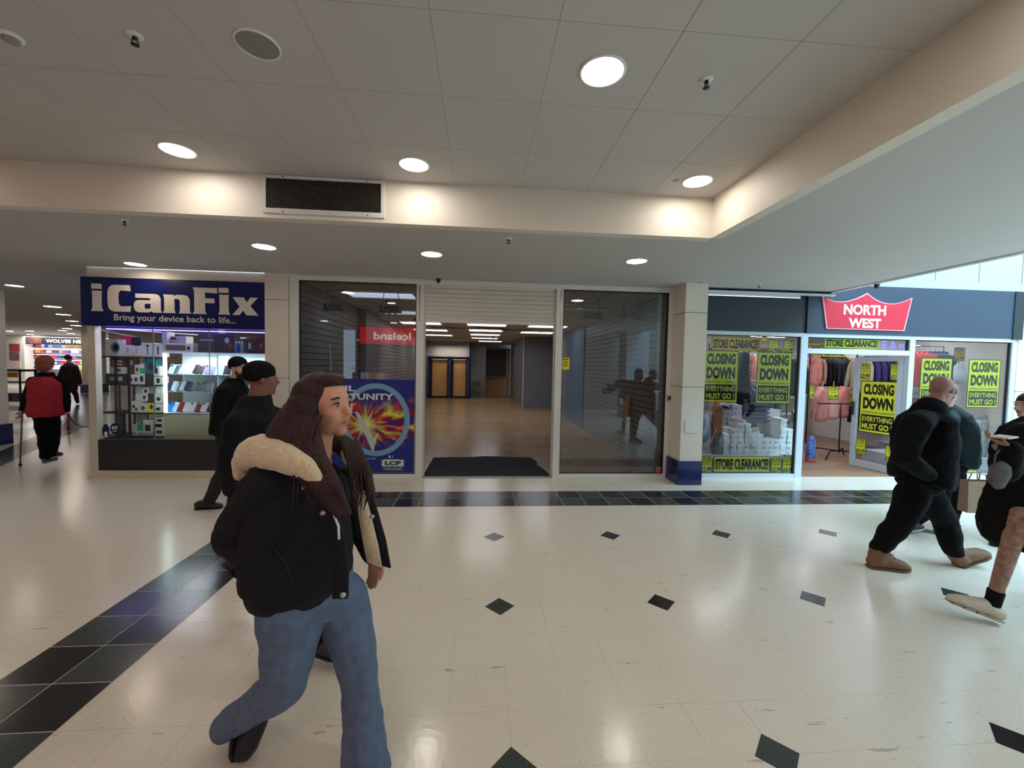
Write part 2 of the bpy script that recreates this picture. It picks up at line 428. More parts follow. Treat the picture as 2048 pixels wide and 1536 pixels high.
o = MB().box((-2.9, 19.0, 0), (2.0, 19.2, ZS)).box((-2.9, 16.35, 2.12), (-.74, 16.5, ZS)).build('wall_shop_back', mat('back_wall', (150, 158, 170), .6)); struct(o)
# shop ceiling with grid, light panels, black vents
sb = MB(); sb.box((-2.95, YF + .07, ZS), (2.95, 19.2, ZS + .06))
for k in range(0, 11): x = -2.9 + .6 * k; sb.box((x - .011, YF + .07, ZS - .004), (x + .011, 19.2, ZS), 1)
for k in range(0, 31): y = 1.5 + .6 * k; sb.box((-2.95, y - .011, ZS - .004), (2.95, y + .011, ZS), 1)
struct(sb.build('ceiling', [mat('tile_ceiling', (196, 186, 172), .9, noise=(14, .06)), mat('ceiling_grid', (150, 142, 130), .6)]))
# --- sash of other shop ceilings and walls
o = MB().box((3.3, YF + .07, 2.62), (9.3, 7, 2.7)).build('ceiling', mat('shop_ceiling_white', (206, 202, 196), .8)); struct(o)
o = MB().box((3.2, 6.0, 0), (9.4, 6.15, 2.7)).box((9.1, YF + .07, 0), (9.3, 6, 2.7)).box((3.20, YF + .07, 0), (3.32, 6, 2.7)).build('wall_sale_shop', mat('sale_shop_wall', (222, 218, 214), .7)); struct(o)
o = MB().box((-5.6, YF + .07, 2.72), (-2.95, 7, 2.8)).build('ceiling', mat('repair_shop_ceiling', (190, 186, 196), .8)); struct(o)
o = MB().box((-3.3, YF + .07, 0), (-2.95, 7, 2.9)).box((-4.75, 4.3, 0), (-2.95, 4.4, 2.8)).build('wall_repair_shop', mat('repair_shop_wall', (180, 172, 170), .7)); struct(o)
# --- pillars of the shop row
pb = MB(); pb.box((2.825, .89, .36), (3.165, YF + .10, Z0)); pb.box((2.822, .887, 2.565), (3.168, YF, 2.573), 1); pb.box((2.822, .887, 1.468), (3.168, YF, 1.476), 1)
struct(pb.build('wall_pillar_right', [PAINT, CEILJ]))
o = MB().box((2.795, .875, 0), (3.17, YF + .01, .36)).build('baseboard_right', NAVYT); struct(o)
pb = MB(); pb.box((-3.285, YF - .03, 0), (-2.96, YF + .3, Z0)); pb.box((-3.287, YF - .033, 2.615), (-2.958, YF, 2.622), 1); pb.box((-3.287, YF - .033, 1.48), (-2.958, YF, 1.487), 1)
struct(pb.build('wall_pillar_left', [PAINT, CEILJ]))
# bulkheads over the shop fronts
o = MB().box((-5.72, YF + .03, 2.86), (-3.285, YF + .2, Z0)).build('wall_bulkhead_left', PAINT); struct(o)
o = MB().box((3.17, YF + .03, 2.95), (5.36, YF + .2, Z0)).build('wall_bulkhead_right', PAINT); struct(o)
pb = MB(); pb.box((8.83, YF - .02, 0), (10.2, YF + .3, 3.14)); pb.box((8.828, YF - .023, 2.565), (10.2, YF, 2.573), 1); pb.box((8.828, YF - .023, 1.468), (10.2, YF, 1.476), 1)
struct(pb.build('wall_pillar_far_right', [PAINT, CEILJ]))
o = MB().box((8.90, YF - .06, 0), (10.2, YF - .02, .36)).build('baseboard_far_right', NAVYT); struct(o)
wb = MB(); wb.box((10.2, YF, 0), (16, YF + .2, 3.14)); struct(wb.build('wall_far_right', PAINT))
# left corridor
pb = MB(); pb.box((-10.2, 3.0, .40), (-9.40, 3.8, Z0)); struct(pb.build('wall_pillar_corridor', PAINT))
o = MB().box((-10.22, 2.97, 0), (-9.36, 3.83, .40)).build('baseboard_corridor', NAVYT); struct(o)
pb = MB(); pb.box((-19.25, 16.3, .40), (-18.65, 16.9, Z0)); struct(pb.build('wall_pillar_corridor_far', PAINT))
o = MB().box((-19.3, 16.25, 0), (-18.6, 16.95, .40)).build('baseboard_corridor_far', NAVYT); struct(o)
wb = MB(); wb.box((-5.60, 7.0, 0), (-5.50, 30, Z0)); wb.box((-18.6, 17.0, 0), (-5.5, 17.2, Z0)); struct(wb.build('wall_corridor_right', PAINT))
wb = MB(); wb.box((-34, 27.0, 0), (-5.5, 27.2, Z0)); wb.box((-34.2, -9, 0), (-34, 27, Z0)); struct(wb.build('wall_corridor_end', PAINT))
wb = MB(); wb.box((-34, 21.9, 0), (-27.45, 22.4, Z0)); wb.box((-27.45, 22.0, 2.86), (-22.0, 22.3, Z0)); struct(wb.build('wall_corridor_bulkhead', PAINT))

# ================================================================ EMPTY SHOP FRONT
fr = MB()
fr.box((-2.95, YF - .01, 2.915), (2.83, YF + .06, Z0 - .001)); fr.box((-2.95, YF - .022, 2.972), (2.83, YF - .01, 2.985))
fr.box((-2.95, YF - .01, 0), (-2.82, YF + .06, 2.915)); fr.box((2.752, YF - .01, 0), (2.822, YF + .06, 2.915))
fr.box((-1.13, YF - .012, 0), (-1.025, YF + .065, 2.915)); fr.box((.975, YF - .012, 0), (1.082, YF + .065, 2.915))
fr.box((-2.82, YF - .008, .008), (-1.13, YF + .06, .062)); fr.box((1.082, YF - .008, .008), (2.752, YF + .06, .066))
struct(fr.build('door_1', FRAME))
o = MB().box((-1.025, YF + .005, .0), (.975, YF + .055, .012)).build('trim_5', mat('threshold_metal', (170, 168, 162), .4, metal=.7)); struct(o)
gk = MB()
for x0, x1, z0 in ((-2.82, -1.13, .062), (1.082, 2.752, .066)):
    for a, b in (((x0, z0), (x0 + .012, 2.915)), ((x1 - .012, z0), (x1, 2.915)), ((x0, 2.903), (x1, 2.915)), ((x0, z0), (x1, z0 + .008))):
        gk.box((a[0], YF + .004, a[1]), (b[0], YF + .03, b[1]))
gk.box((2.60, YF + .035, .07), (2.66, YF + .05, 2.91), 1)
struct(gk.build('trim_6', [DARKGAP, mat('grey_rail', (150, 158, 152), .4)]))
for k, (x0, x1) in enumerate(((-2.81, -1.14), (1.09, 2.745))):
    g = MB().quad([(x0, YF + .02, .066), (x1, YF + .02, .066), (x1, YF + .02, 2.908), (x0, YF + .02, 2.908)]).build('window_%d' % (k + 1), GLASS); struct(g)
# frame's mirror strip and lock
o = MB().box((-1.10, YF - .014, 2.37), (-1.07, YF - .012, 2.90)).box((1.035, YF - .014, 2.37), (1.052, YF - .012, 2.90)).build('trim_7', CHROME); struct(o)

# ================================================================ CEILING FITTINGS
def downlight(x, y, z, label, group='recessed round downlights', r=.115):
    t = thing('recessed_downlight', label, 'ceiling light', (x, y, z), 0, group)
    m = MB(); m.lathe([(r + .014, 0), (r + .014, -.006), (r, -.008), (r - .002, 0)], 32, cap=False); m.build('trim_ring', WHITEP, t, True)
    m = MB(); m.quad([(r * math.cos(2 * PI * k / 32), r * math.sin(2 * PI * k / 32), -.004) for k in range(31, -1, -1)]); m.build('diffuser', LED if x > -2.8 else LEDWARM, t)
    return t
for x, y, z, l in [(.48, -2.67, ZC, 'large bright round downlight high in the raised ceiling'),
                   (-2.572, -1.475, ZC, 'bright oval-looking downlight in raised ceiling left of the air grille'),
                   (-.742, -1.459, ZC, 'bright downlight in raised ceiling just right of the air grille'),
                   (1.693, -1.454, ZC, 'bright downlight in the inner corner of the raised ceiling'),
                   (-4.828, 1.003, Z0, 'downlight in the lower ceiling right above the blue phone repair sign'),
                   (-2.586, -.153, Z0, 'downlight in the lower ceiling in front of the left cream pillar'),
                   (-.751, -.125, Z0, 'downlight in the lower ceiling before the rolled-up shutter'),
                   (1.653, -.187, Z0, 'downlight in the lower ceiling before the right empty shop window')]:
    downlight(x, y, z, l)
# the rows down the left corridor
cor = [(105, 613), (127, 629), (144, 642), (152, 651), (134, 657), (125, 661), (142, 667), (60, 662), (61, 669), (132, 673), (18, 662)]
cl = ['nearest of the small downlights down the left corridor', 'second nearest downlight in the corridor row', 'third nearest downlight in the corridor row', 'fourth nearest downlight in the corridor row',
      'fifth nearest downlight in the corridor row', 'sixth nearest downlight in the corridor row', 'far downlight just above the black news sign lettering', 'far downlight above the left end of news sign, nearer of two',
      'far downlight above the left end of news sign, farther of two', 'farthest small downlight of the corridor, almost touching the news sign', 'tiny downlight at the far left beside the cream column']
for (u, v), l in zip(cor, cl):
    p = at(u, v, 2, Z0)
    downlight(p.x, p.y, Z0, l, 'corridor downlights', .16)
# lamps of the mall behind the photographer, mirrored in the glass
for i, (x, y, z) in enumerate([(-2.62, -3.93, ZC), (-.74, -3.95, ZC), (1.69, -3.95, ZC), (-4.9, -1.46, ZC), (-2.9, -5.6, Z0), (-.75, -5.6, Z0), (1.65, -5.6, Z0), (-5.0, -5.6, Z0), (-6.9, 1.0, Z0), (-7.2, -2.6, ZC), (-8.6, 3.2, Z0)]):
    downlight(x, y, z, ORD[i + 1] + ' of the downlights over the near part of the mall, out of the direct view', 'downlights out of view')

t = thing('ceiling_speaker', 'round grey ceiling speaker flush in the raised ceiling', 'speaker', (-1.351, -2.67, ZC))
m = MB(); m.lathe([(.108, 0), (.108, -.007), (.1, -.009), (.099, -.004)], 40, cap=False); m.build('rim', WHITEP, t, True)
m = MB(); m.lathe([(.001, -.007), (.06, -.0068), (.1, -.005)], 40, cap=False); m.build('grille', mat('speaker_mesh', (150, 146, 138), .7, bump=(900, .5)), t, True)
def sprinkler(x, y, z, label, s=1.0, plate=True):
    t = thing('fire_sprinkler', label, 'sprinkler', (x, y, z), random.random() * 3, 'fire sprinklers in the ceiling')
    m = MB(); m.lathe([(.036 * s, 0), (.036 * s, -.003), (.03 * s, -.008 * s), (.014 * s, -.010 * s)], 20); m.build('escutcheon', WHITEP, t, True)
    m = MB(); m.lathe([(.011 * s, -.008 * s), (.012 * s, -.022 * s), (.006 * s, -.024 * s)], 12)
    m.tube([(.010 * s, 0, -.02 * s), (.013 * s, 0, -.035 * s), (.003 * s, 0, -.048 * s)], .003 * s, 6); m.tube([(-.010 * s, 0, -.02 * s), (-.013 * s, 0, -.035 * s), (-.003 * s, 0, -.048 * s)], .003 * s, 6)
    m.lathe([(.018 * s, -.050 * s), (.019 * s, -.047 * s), (.004 * s, -.046 * s)], 12)
    m.build('nozzle', mat('brass_dark', (52, 44, 38), .4, metal=.6), t, True)
for x, y, z, l in [(-1.949, -2.669, ZC, 'small sprinkler in the raised ceiling left of the round speaker'), (1.081, -2.67, ZC, 'sprinkler with white plate right of the large downlight'),
                   (-3.455, -.872, Z0, 'sprinkler in lower ceiling below the left end of the air grille'), (.091, -.829, Z0, 'sprinkler in lower ceiling above the rolled-up shutter'),
                   (3.90, .828, Z0, 'sprinkler in lower ceiling before the dark shop sign')]: sprinkler(x, y, z, l)
t = thing('smoke_detector', 'white smoke detector at the left top of the raised ceiling', 'smoke detector', (-2.60, -2.60, ZC))
MB().lathe([(.05, 0), (.05, -.012), (.042, -.018)], 24).build('base', WHITEP, t, True); MB().lathe([(.034, -.018), (.034, -.03), (.02, -.038)], 24).build('sensor', mat('sensor_grey', (150, 146, 142), .5), t, True)
for x, y, z, l, s in [(1.506, -1.441, ZC, 'tiny round fitting beside the corner downlight', .025), (-3.05, .77, Z0, 'flat round cover plate above the left cream pillar', .045), (3.011, .841, Z0, 'flat round cover plate above the white pillar', .045)]:
    o = MB().lathe([(s, 0), (s, -.004), (s * .8, -.008)], 24).build('cover_plate', mat('plate_grey', (170, 168, 162), .5), None, True); o.location = (x, y, z); tag(o, l, 'cover plate')
# bullet shaped cameras
for x, y, l in [(-.81, 1.245, 'small dark dome camera above the shutter opening'), (5.43, .50, 'small dark dome camera under the atrium edge near the red crown sign')]:
    t = thing('dome_camera', l, 'camera', (x, y, Z0 + (.0 if x < 0 else 0)))
    MB().lathe([(.034, 0.0), (.034, -.028), (.03, -.03)], 20).build('housing', BLACK, t, True)
    MB().lathe([(.029, -.03), (.027, -.05), (.015, -.064), (.001, -.068)], 20).build('dome', mat('smoked_dome', (60, 14, 14), .12), t, True)
# air grille in the coffer fascia
t = thing('air_grille', 'long black mesh air grille in a white frame set in the fascia', 'air vent', (-1.58, YC, 3.20))
m = MB()
for a, b in (((-.525, -.16), (.525, -.118)), ((-.525, .142), (.525, .165)), ((-.525, -.118), (-.497, .142)), ((.497, -.118), (.525, .142))): m.box((a[0], -.018, a[1]), (b[0], 0, b[1]))
for sx in (-.35, .38):
    for sz in (-.145, .155): m.cbox((sx, -.019, sz), (.012, .003, .012), 1)
m.build('frame', [FRAME, CEILJ], t)
MB().box((-.497, -.004, -.118), (.497, -.001, .142)).build('backing', mat('grille_black', (20, 17, 15), .8), t)
m = MB()
for k in range(1, 64): x = -.497 + .994 * k / 64; m.box((x - .0022, -.010, -.118), (x + .0022, -.007, .142))
for k in range(1, 17): z = -.118 + .26 * k / 17; m.box((-.497, -.012, z - .0022), (.497, -.009, z + .0022))
m.build('mesh', mat('grille_wire', (66, 58, 50), .6), t)
# old screw holes left on the fascia
m = MB()
for x, z in ((-2.344, 3.144), (-2.262, 3.143), (-2.238, 3.141), (-2.225, 3.150), (-2.212, 3.139), (-.726, 3.150), (-.728, 3.135), (.52, 3.17), (-3.55, 3.2)): m.cbox((x, YC - .001, z), (.012, .003, .010))
struct(m.build('trim_8', CEILJ))
m = MB().box((XC - .003, -1.78, 3.16), (XC, -1.71, 3.166)).box((XC - .003, -1.74, 3.175), (XC, -1.72, 3.18)); struct(m.build('trim_9', CEILJ))

# ================================================================ EMPTY SHOP: shutter, poster, fittings
t = thing('roller_shutter', 'cream roller shutter drawn half way up over the empty shop entrance', 'shutter', (-.025, YF + .03, 2.36))
m = MB(); pr = []
zz = .0
for k in range(8):
    z = .055 + k * .066
    for q in range(7):
        a = q / 6; pr.append((-.012 * math.sin(PI * a), z + .062 * a))
    pr.append((.004, z + .064))
vs = []; n = len(pr)
for x in (-1.0, 1.0): vs += [(x, y, z) for y, z in pr]
m.add(vs, [(i, i + 1, n + i + 1, n + i) for i in range(n - 1)])
m.build('slats', mat('shutter_cream', (212, 206, 190), .45, noise=(3, .03)), t)
MB().box((-1.0, -.014, 0), (1.0, .012, .055)).build('bottom_rail', mat('shutter_rail', (216, 210, 196), .4), t)
for s_ in (-1.0, .972): MB().box((s_, -.016, -2.34), (s_ + .028, .022, .555)).build('guide_rail', mat('guide_cream', (196, 192, 180), .4), t)
t = thing('entrance_mat', 'worn charcoal entrance mat with a torn corner in the open doorway', 'mat', (0, 0, .006))
pts = [(-1.02, 1.34), (.95, 1.34), (.93, 1.7), (.86, 1.95), (.83, 2.18), (.88, 2.26), (.80, 2.62), (.45, 2.66), (-.05, 2.72), (-.3, 2.64), (-1.0, 2.60)]
MB().prism(pts, 0, .012).build('pile', mat('charcoal_mat', (52, 54, 60), .95, noise=(60, .5), bump=(300, .8)), t)
def rect_poster_card(name, label, cat, x0, z0, x1, z1, y, m, parent=None, th=.003, group=None):
    o = MB().box((x0, y, z0), (x1, y + th, z1)).build(name, m, parent); return tag(o, label, cat, group)
# large letting poster in the left window (behind the glass)
t = thing('letting_poster', 'large blue window poster with light burst and pale ring, partly behind the woman', 'poster', (-1.155, YF + .013, .08))
W_, H_ = -1.62, 1.41
def burst_mat():
    m = bpy.data.materials.new('burst_print'); m.use_nodes = True; nt = m.node_tree; b = nt.nodes['Principled BSDF']; L = nt.links.new
    tc = N(nt, 'ShaderNodeTexCoord'); sp = N(nt, 'ShaderNodeSeparateXYZ'); L(tc.outputs['Object'], sp.inputs[0])
    def ma(op, a, bb=None):
        n = N(nt, 'ShaderNodeMath', operation=op)
        for i, x in enumerate((a, bb)):
            if x is None: continue
            if isinstance(x, (int, float)): n.inputs[i].default_value = x
            else: L(x, n.inputs[i])
        return n.outputs[0]
    x = ma('ADD', sp.outputs[0], .72); z = ma('SUBTRACT', sp.outputs[2], .72)   # centre of the burst
    ang = ma('ARCTAN2', z, x); rad = ma('SQRT', ma('ADD', ma('MULTIPLY', x, x), ma('MULTIPLY', z, z)))
    n1 = N(nt, 'ShaderNodeTexNoise', noise_dimensions='2D'); n1.inputs['Scale'].default_value = 3.2; n1.inputs['Detail'].default_value = 3
    cx = N(nt, 'ShaderNodeCombineXYZ'); L(ma('MULTIPLY', ang, 1.5), cx.inputs[0]); L(ma('MULTIPLY', rad, 1.1), cx.inputs[1]); L(cx.outputs[0], n1.inputs['Vector'])
    cr = N(nt, 'ShaderNodeValToRGB'); e = cr.color_ramp.elements
    e[0].position = .30; e[0].color = (*lin((.12, .14, .55)), 1); e[1].position = .78; e[1].color = (*lin((.95, .9, .3)), 1)
    for p, c in ((.40, (.35, .08, .28)), (.47, (.80, .10, .08)), (.54, (.93, .38, .08)), (.60, (.35, .70, .25)), (.68, (.98, .85, .25))):
        q = e.new(p); q.color = (*lin(c), 1)
    L(n1.outputs['Fac'], cr.inputs[0])
    # horizontal band envelope tilted; blue outside
    band = ma('ABSOLUTE', ma('SUBTRACT', z, ma('MULTIPLY', x, .10)))
    env = N(nt, 'ShaderNodeMapRange', interpolation_type='SMOOTHSTEP'); env.inputs['From Min'].default_value = .10; env.inputs['From Max'].default_value = .42; env.inputs['To Min'].default_value = 1; env.inputs['To Max'].default_value = 0
    L(band, env.inputs['Value'])
    core = N(nt, 'ShaderNodeMapRange', interpolation_type='SMOOTHSTEP'); core.inputs['From Min'].default_value = 0; core.inputs['From Max'].default_value = .2; core.inputs['To Min'].default_value = 1; core.inputs['To Max'].default_value = 0
    L(rad, core.inputs['Value'])
    m1 = N(nt, 'ShaderNodeMix', data_type='RGBA'); m1.inputs['A'].default_value = (*lin((.06, .16, .50)), 1); L(env.outputs[0], m1.inputs['Factor']); L(cr.outputs[0], m1.inputs['B'])
    m2 = N(nt, 'ShaderNodeMix', data_type='RGBA'); m2.inputs['B'].default_value = (*lin((.9, .98, .6)), 1); L(core.outputs[0], m2.inputs['Factor']); L(m1.outputs['Result'], m2.inputs['A'])
    L(m2.outputs['Result'], b.inputs['Base Color']); b.inputs['Roughness'].default_value = .35
    return m
MB().box((W_, 0, 0), (0, .004, H_)).build('print', burst_mat(), t)
m = MB()
ring = [(-.56 + .50 * math.cos(a), .80 + .55 * math.sin(a)) for a in [2 * PI * k / 64 for k in range(64)]]
rin = [(-.56 + .42 * math.cos(a), .80 + .47 * math.sin(a)) for a in [2 * PI * k / 64 for k in range(64)]]
vs, fs = loops_geo([ring, rin]); m.add([(x, -.002, z) for x, z in vs], fs)
vs, fs = loops_geo([[(-.98, 1.16), (-.60, .30), (-.40, 1.12), (-.52, .62), (-.60, .52), (-.68, .70)]]); m.add([(x, -.003, z) for x, z in vs], fs, 1)
m.build('ring_emblem', [mat('ring_blue', (122, 164, 196), .4), mat('emblem_pale', (196, 206, 190), .4)], t)
PW = mat('print_white', (232, 232, 236), .4)
m = MB(); put_text(m, 'RETAIL', -1.52, 1.225, -.86, 1.31, -.004, 0, .03); put_text(m, 'OPPORTUNITY', -1.52, 1.10, -.305, 1.195, -.004, 0, .03); m.build('headline', PW, t)
m = MB(); m.box((-1.52, -.0035, .915), (-.80, -.003, 1.07), 0); put_text(m, 'TO LET', -1.46, .945, -.86, 1.04, -.005, 1, .03); m.build('red_tag', [mat('print_red', (196, 30, 34), .4), PW], t)
m = MB(); put_text(m, 'www.co.uk', -.88, .205, -.56, .23, -.004, 0); m.build('web_line', PW, t)
m = MB(); m.box((-.37, -.0035, .225), (-.34, -.003, .26), 0); put_text(m, 'f', -.315, .225, -.30, .262, -.004, 0, .02); m.box((-.44, -.0035, .196), (-.21, -.003, .202), 0); m.build('social_icons', PW, t)
m = MB(); m.box((-.47, -.004, .095), (-.145, -.003, .195), 0); put_text(m, 'LCP', -.425, .112, -.185, .178, -.006, 1, .05); put_text(m, '01902 424029', -.45, .058, -.165, .08, -.005, 0, .01); m.box((-.45, -.005, .04), (-.165, -.004, .047), 0)
m.build('agent_label', [mat('label_cream', (214, 216, 204), .4), mat('label_dark', (42, 52, 44), .4)], t)
t = thing('sticker_strip', 'small white strip of square stickers at the edge of the left window', 'stickers', (-1.165, YF + .014, .72))
for k in range(3): MB().box((-.028, 0, .008 + k * .062), (.018, .001, .05 + k * .062)).build('sticker', WHITEP, t)
t = thing('red_corner_sticker', 'small faded red sticker at the bottom corner of right empty window', 'sticker', (2.68, YF + .012, .12))
MB().box((-.035, 0, -.04), (.045, .001, .05)).build('paper', mat('sticker_red', (206, 110, 104), .5), t)
t = thing('hazard_notice', 'small yellow notice with round symbol on the right empty window', 'notice', (1.135, YF + .014, 1.775))
m = MB(); m.box((-.045, 0, -.085), (.07, .001, .095), 0); m.box((-.03, -.001, .06), (.055, 0, .08), 1)
vs, fs = loops_geo([[(.012 + .032 * math.cos(a), .0 + .04 * math.sin(a)) for a in [2 * PI * k / 24 for k in range(24)]], [(.012 + .02 * math.cos(a), .0 + .026 * math.sin(a)) for a in [2 * PI * k / 24 for k in range(24)]]]); m.add([(x, -.001, z) for x, z in vs], fs, 1)
m.build('card', [mat('notice_yellow', (238, 214, 28), .5), mat('notice_print', (90, 84, 30), .5)], t)
# ladder light projectors hanging behind the windows
def projector(x, y, rz, label, w=.30):
    t = thing('hanging_heater', label, 'spotlight bank', (x, y, 2.60), rz, 'black hanging display lights')
    m = MB(); m.box((-w / 2, -.10, -.03), (w / 2, .10, .07)); m.box((-w / 2 - .02, -.12, -.045), (w / 2 + .02, -.09, -.02)); m.build('housing', BLACKM, t)
    for s in (-1, 1): MB().tube([(s * w * .42, 0, .07), (s * w * .45, .01, .17), (s * w * .38, 0, .32)], .006, 8).build('hanger', BLACKM, t)
    for k in range(3): MB().lathe([(.02, -.07), (.024, -.03), (.012, -.03)], 12, T=Matrix.Translation((-w / 3 + k * w / 3, -.06, 0))).build('lamp', CHROME, t, True)
    MB().tube([(-w / 4, -.1, .12), (-w / 3.4, -.11, .02), (-w / 5, -.11, -.03), (0, -.11, .0)], .004, 6).build('cable', WHITEP, t, True)
projector(-2.54, 1.95, .1, 'black hanging light bank behind the left window, nearer the slatwall')
projector(-1.66, 2.0, -.15, 'black hanging light bank behind the left window, nearer the doorway')
projector(1.72, 2.0, .1, 'black hanging light bank behind right window, nearer the doorway')
projector(2.38, 1.9, .0, 'black hanging light bank behind right window, nearer the white pillar')
# ceiling light panels with louvres
def panel_light(x, y, label, w=1.17, d=.57, lit=True):
    t = thing('ceiling_light_panel', label, 'ceiling light', (x, y, ZS - .006), 0, 'louvred ceiling light panels in the empty shop')
    m = MB(); m.box((-w / 2, -d / 2, -.012), (w / 2, -d / 2 + .02, 0)); m.box((-w / 2, d / 2 - .02, -.012), (w / 2, d / 2, 0)); m.box((-w / 2, -d / 2, -.012), (-w / 2 + .02, d / 2, 0)); m.box((w / 2 - .02, -d / 2, -.012), (w / 2, d / 2, 0)); m.build('frame', WHITEP, t)
    m = MB(); m.quad([(-w / 2 + .02, -d / 2 + .02, -.002), (-w / 2 + .02, d / 2 - .02, -.002), (w / 2 - .02, d / 2 - .02, -.002), (w / 2 - .02, -d / 2 + .02, -.002)]); m.build('diffuser', (TUBE3 if x < -1 and y < 6 else TUBE) if lit else mat('unlit_diffuser', (190, 194, 200), .5), t)
    m = MB()
    for k in range(1, 4): m.box((-w / 2, -d / 2 + d * k / 4 - .005, -.02), (w / 2, -d / 2 + d * k / 4 + .005, -.003))
    m.build('louvre', CHROME, t)
pl = [(-1.9, 2.4), (-1.9, 4.8), (.0, 5.2), (-.0, 7.2), (-.0, 9.2), (0, 11.2), (-1.9, 7.2), (-1.9, 9.6), (-1.9, 12.0), (1.8, 7.2), (1.8, 9.5), (0, 13.2), (.3, 15.5), (1.8, 3.0)]
for i, (x, y) in enumerate(pl):
    side = {-1.9: 'left', 0: 'middle', .3: 'middle', 1.8: 'right'}[x]; k = sorted([p[1] for p in pl if {-1.9: 'left', 0: 'middle', .3: 'middle', 1.8: 'right'}[p[0]] == side]).index(y) + 1
    panel_light(x, y, 'light panel in the %s row of the empty shop ceiling, %s from the entrance' % (side, ORD[k]), lit=not (x == 1.8 and y < 5))
for i, (x, y, l) in enumerate([(-1.25, 8.5, 'black slot in the empty shop ceiling left of the middle light row'), (1.0, 8.7, 'black slot in the empty shop ceiling right of the middle light row'), (0.1, 8.2, 'black slot in the empty shop ceiling between middle lights'), (.75, 14.5, 'small black ceiling grille near the empty shop back door')]):
    o = MB().box((-.5 if i < 3 else -.2, -.12, -.012), (.5 if i < 3 else .2, .12, -.001)).build('ceiling_slot', BLACK); o.location = (x, y, ZS - .004); tag(o, l, 'air vent')
for i, (x, y, l) in enumerate([(-1.95, 3.05, 'dark sensor on empty shop ceiling between hanging light banks'), (-1.9, 6.1, 'dark sensor on empty shop ceiling farther back'), (.35, 12.2, 'dark sensor hanging near the back of the empty shop')]):
    o = MB().lathe([(.05, 0), (.05, -.03), (.03, -.06)], 16).build('ceiling_sensor', BLACK, None, True); o.location = (x, y, ZS - .004); tag(o, l, 'sensor')
# booths at the back
t = thing('booth_partition', 'row of three dark blue posts framing two lit peach booth panels', 'booth', (-1.70, 16.2, 0))
for k, x in enumerate((-1.05, .0, .93)):
    m = MB(); m.box((x - .13, -.12, 0), (x + .13, .05, 2.13)); m.box((x - .05, -.125, .15), (x - .01, -.118, 1.95), 1); m.build('post', [mat('booth_navy', (14, 20, 66), .35), mat('booth_trim', (96, 112, 160), .35)], t)
PEACH = mat('booth_peach', (226, 176, 118), .55, noise=(1.5, .12))
for x0, x1 in ((-.90, -.15), (.17, .80)):
    m = MB(); m.box((x0, .0, .12), (x1, .03, 1.97)); m.build('panel', PEACH, t)
    MB().box((x0, -.02, 0), (x1, .04, .12)).build('plinth', BLACK, t); 
MB().box((-.90, -.10, 1.97), (.80, -.0, 2.0)).build('head_rail', FRAME, t)
area('booth_light', (-1.7, 15.9, 2.5), (1.6, .3), 9, (1.0, .80, .55), (R(25), 0, 0))
# rear doorway with shutter and hazard stripe
t = thing('rear_shutter', 'dark half-lowered roller shutter with hazard striped edge at the back', 'shutter', (.68, 18.6, 0))
m = MB(); m.box((-.62, .02, 1.12), (.62, .05, 2.62))
for k in range(16): m.box((-.62, .01, 1.15 + k * .092), (.62, .02, 1.15 + k * .092 + .08))
m.build('slats', mat('dark_shutter', (74, 72, 74), .5), t)
m = MB(); m.box((-.62, 0, 1.04), (.62, .03, 1.12), 0)
for k in range(9): x = -.58 + k * .135; m.add([(x, -.002, 1.04), (x + .06, -.002, 1.04), (x + .10, -.002, 1.12), (x + .04, -.002, 1.12)], [(0, 1, 2, 3)], 1)
m.build('hazard_rail', [mat('hazard_yellow', (226, 180, 110), .5), BLACK], t)
m = MB(); m.box((-.70, -.03, 0), (-.62, .05, 2.70)); m.box((.62, -.03, 0), (.86, .05, 2.70)); m.box((-.70, -.03, 2.62), (.86, .05, 2.70)); m.build('frame', mat('peach_frame', (196, 160, 132), .5), t)
MB().box((-.62, .25, 0), (.62, .3, 1.2)).build('back_panel', mat('peach_board', (190, 146, 106), .6, noise=(2, .06)), t)
# folding chair
t = thing('folding_chair', 'grey folding chair standing by the back wall of empty shop', 'chair', (-.33, 16.7, 0), .1)
MB().box((-.19, -.2, .43), (.19, .16, .46)).build('seat', mat('chair_grey', (84, 86, 92), .5), t)
MB().box((-.19, .17, .66), (.19, .19, .84)).build('backrest', mat('chair_grey', (84, 86, 92), .5), t)
for s in (-1, 1):
    MB().tube([(s * .2, -.22, .0), (s * .2, -.02, .43), (s * .2, .19, .86)], .012, 8).build('leg', CHROME, t)
    MB().tube([(s * .17, .22, .0), (s * .17, .0, .43)], .012, 8).build('leg', CHROME, t)
# sockets and bits on the slatwalls
for x, y, z, l, nm in [(2.735, 12.6, .5, 'x', 's')]: pass
for i, (y, z, l) in enumerate([(13.6, .42, 'white socket low on the rear right slatwall, nearer the grey column'), (15.6, .62, 'white socket low on the rear right slatwall, nearer the back')]):
    o = MB().box((1.555, y - .05, z - .05), (1.566, y + .05, z + .05)).build('wall_socket', WHITEP); tag(o, l, 'socket')
t = thing('door_bar', 'yellow plastic handle bar left hanging on the right slatwall', 'bar', (2.66, 2.75, 0))
MB().box((-.0, -.03, .62), (.06, .05, 1.18)).build('bar', mat('bar_yellow', (212, 184, 92), .5), t)
o = MB().box((2.70, 3.1, 1.0), (2.725, 3.22, 1.12)).build('wall_label', WHITEP); tag(o, 'small white paper label stuck on the right slatwall', 'label')
t = thing('wall_cable', 'grey flex dangling from left slatwall above the orange box', 'cable', (-2.83, 2.45, 0))
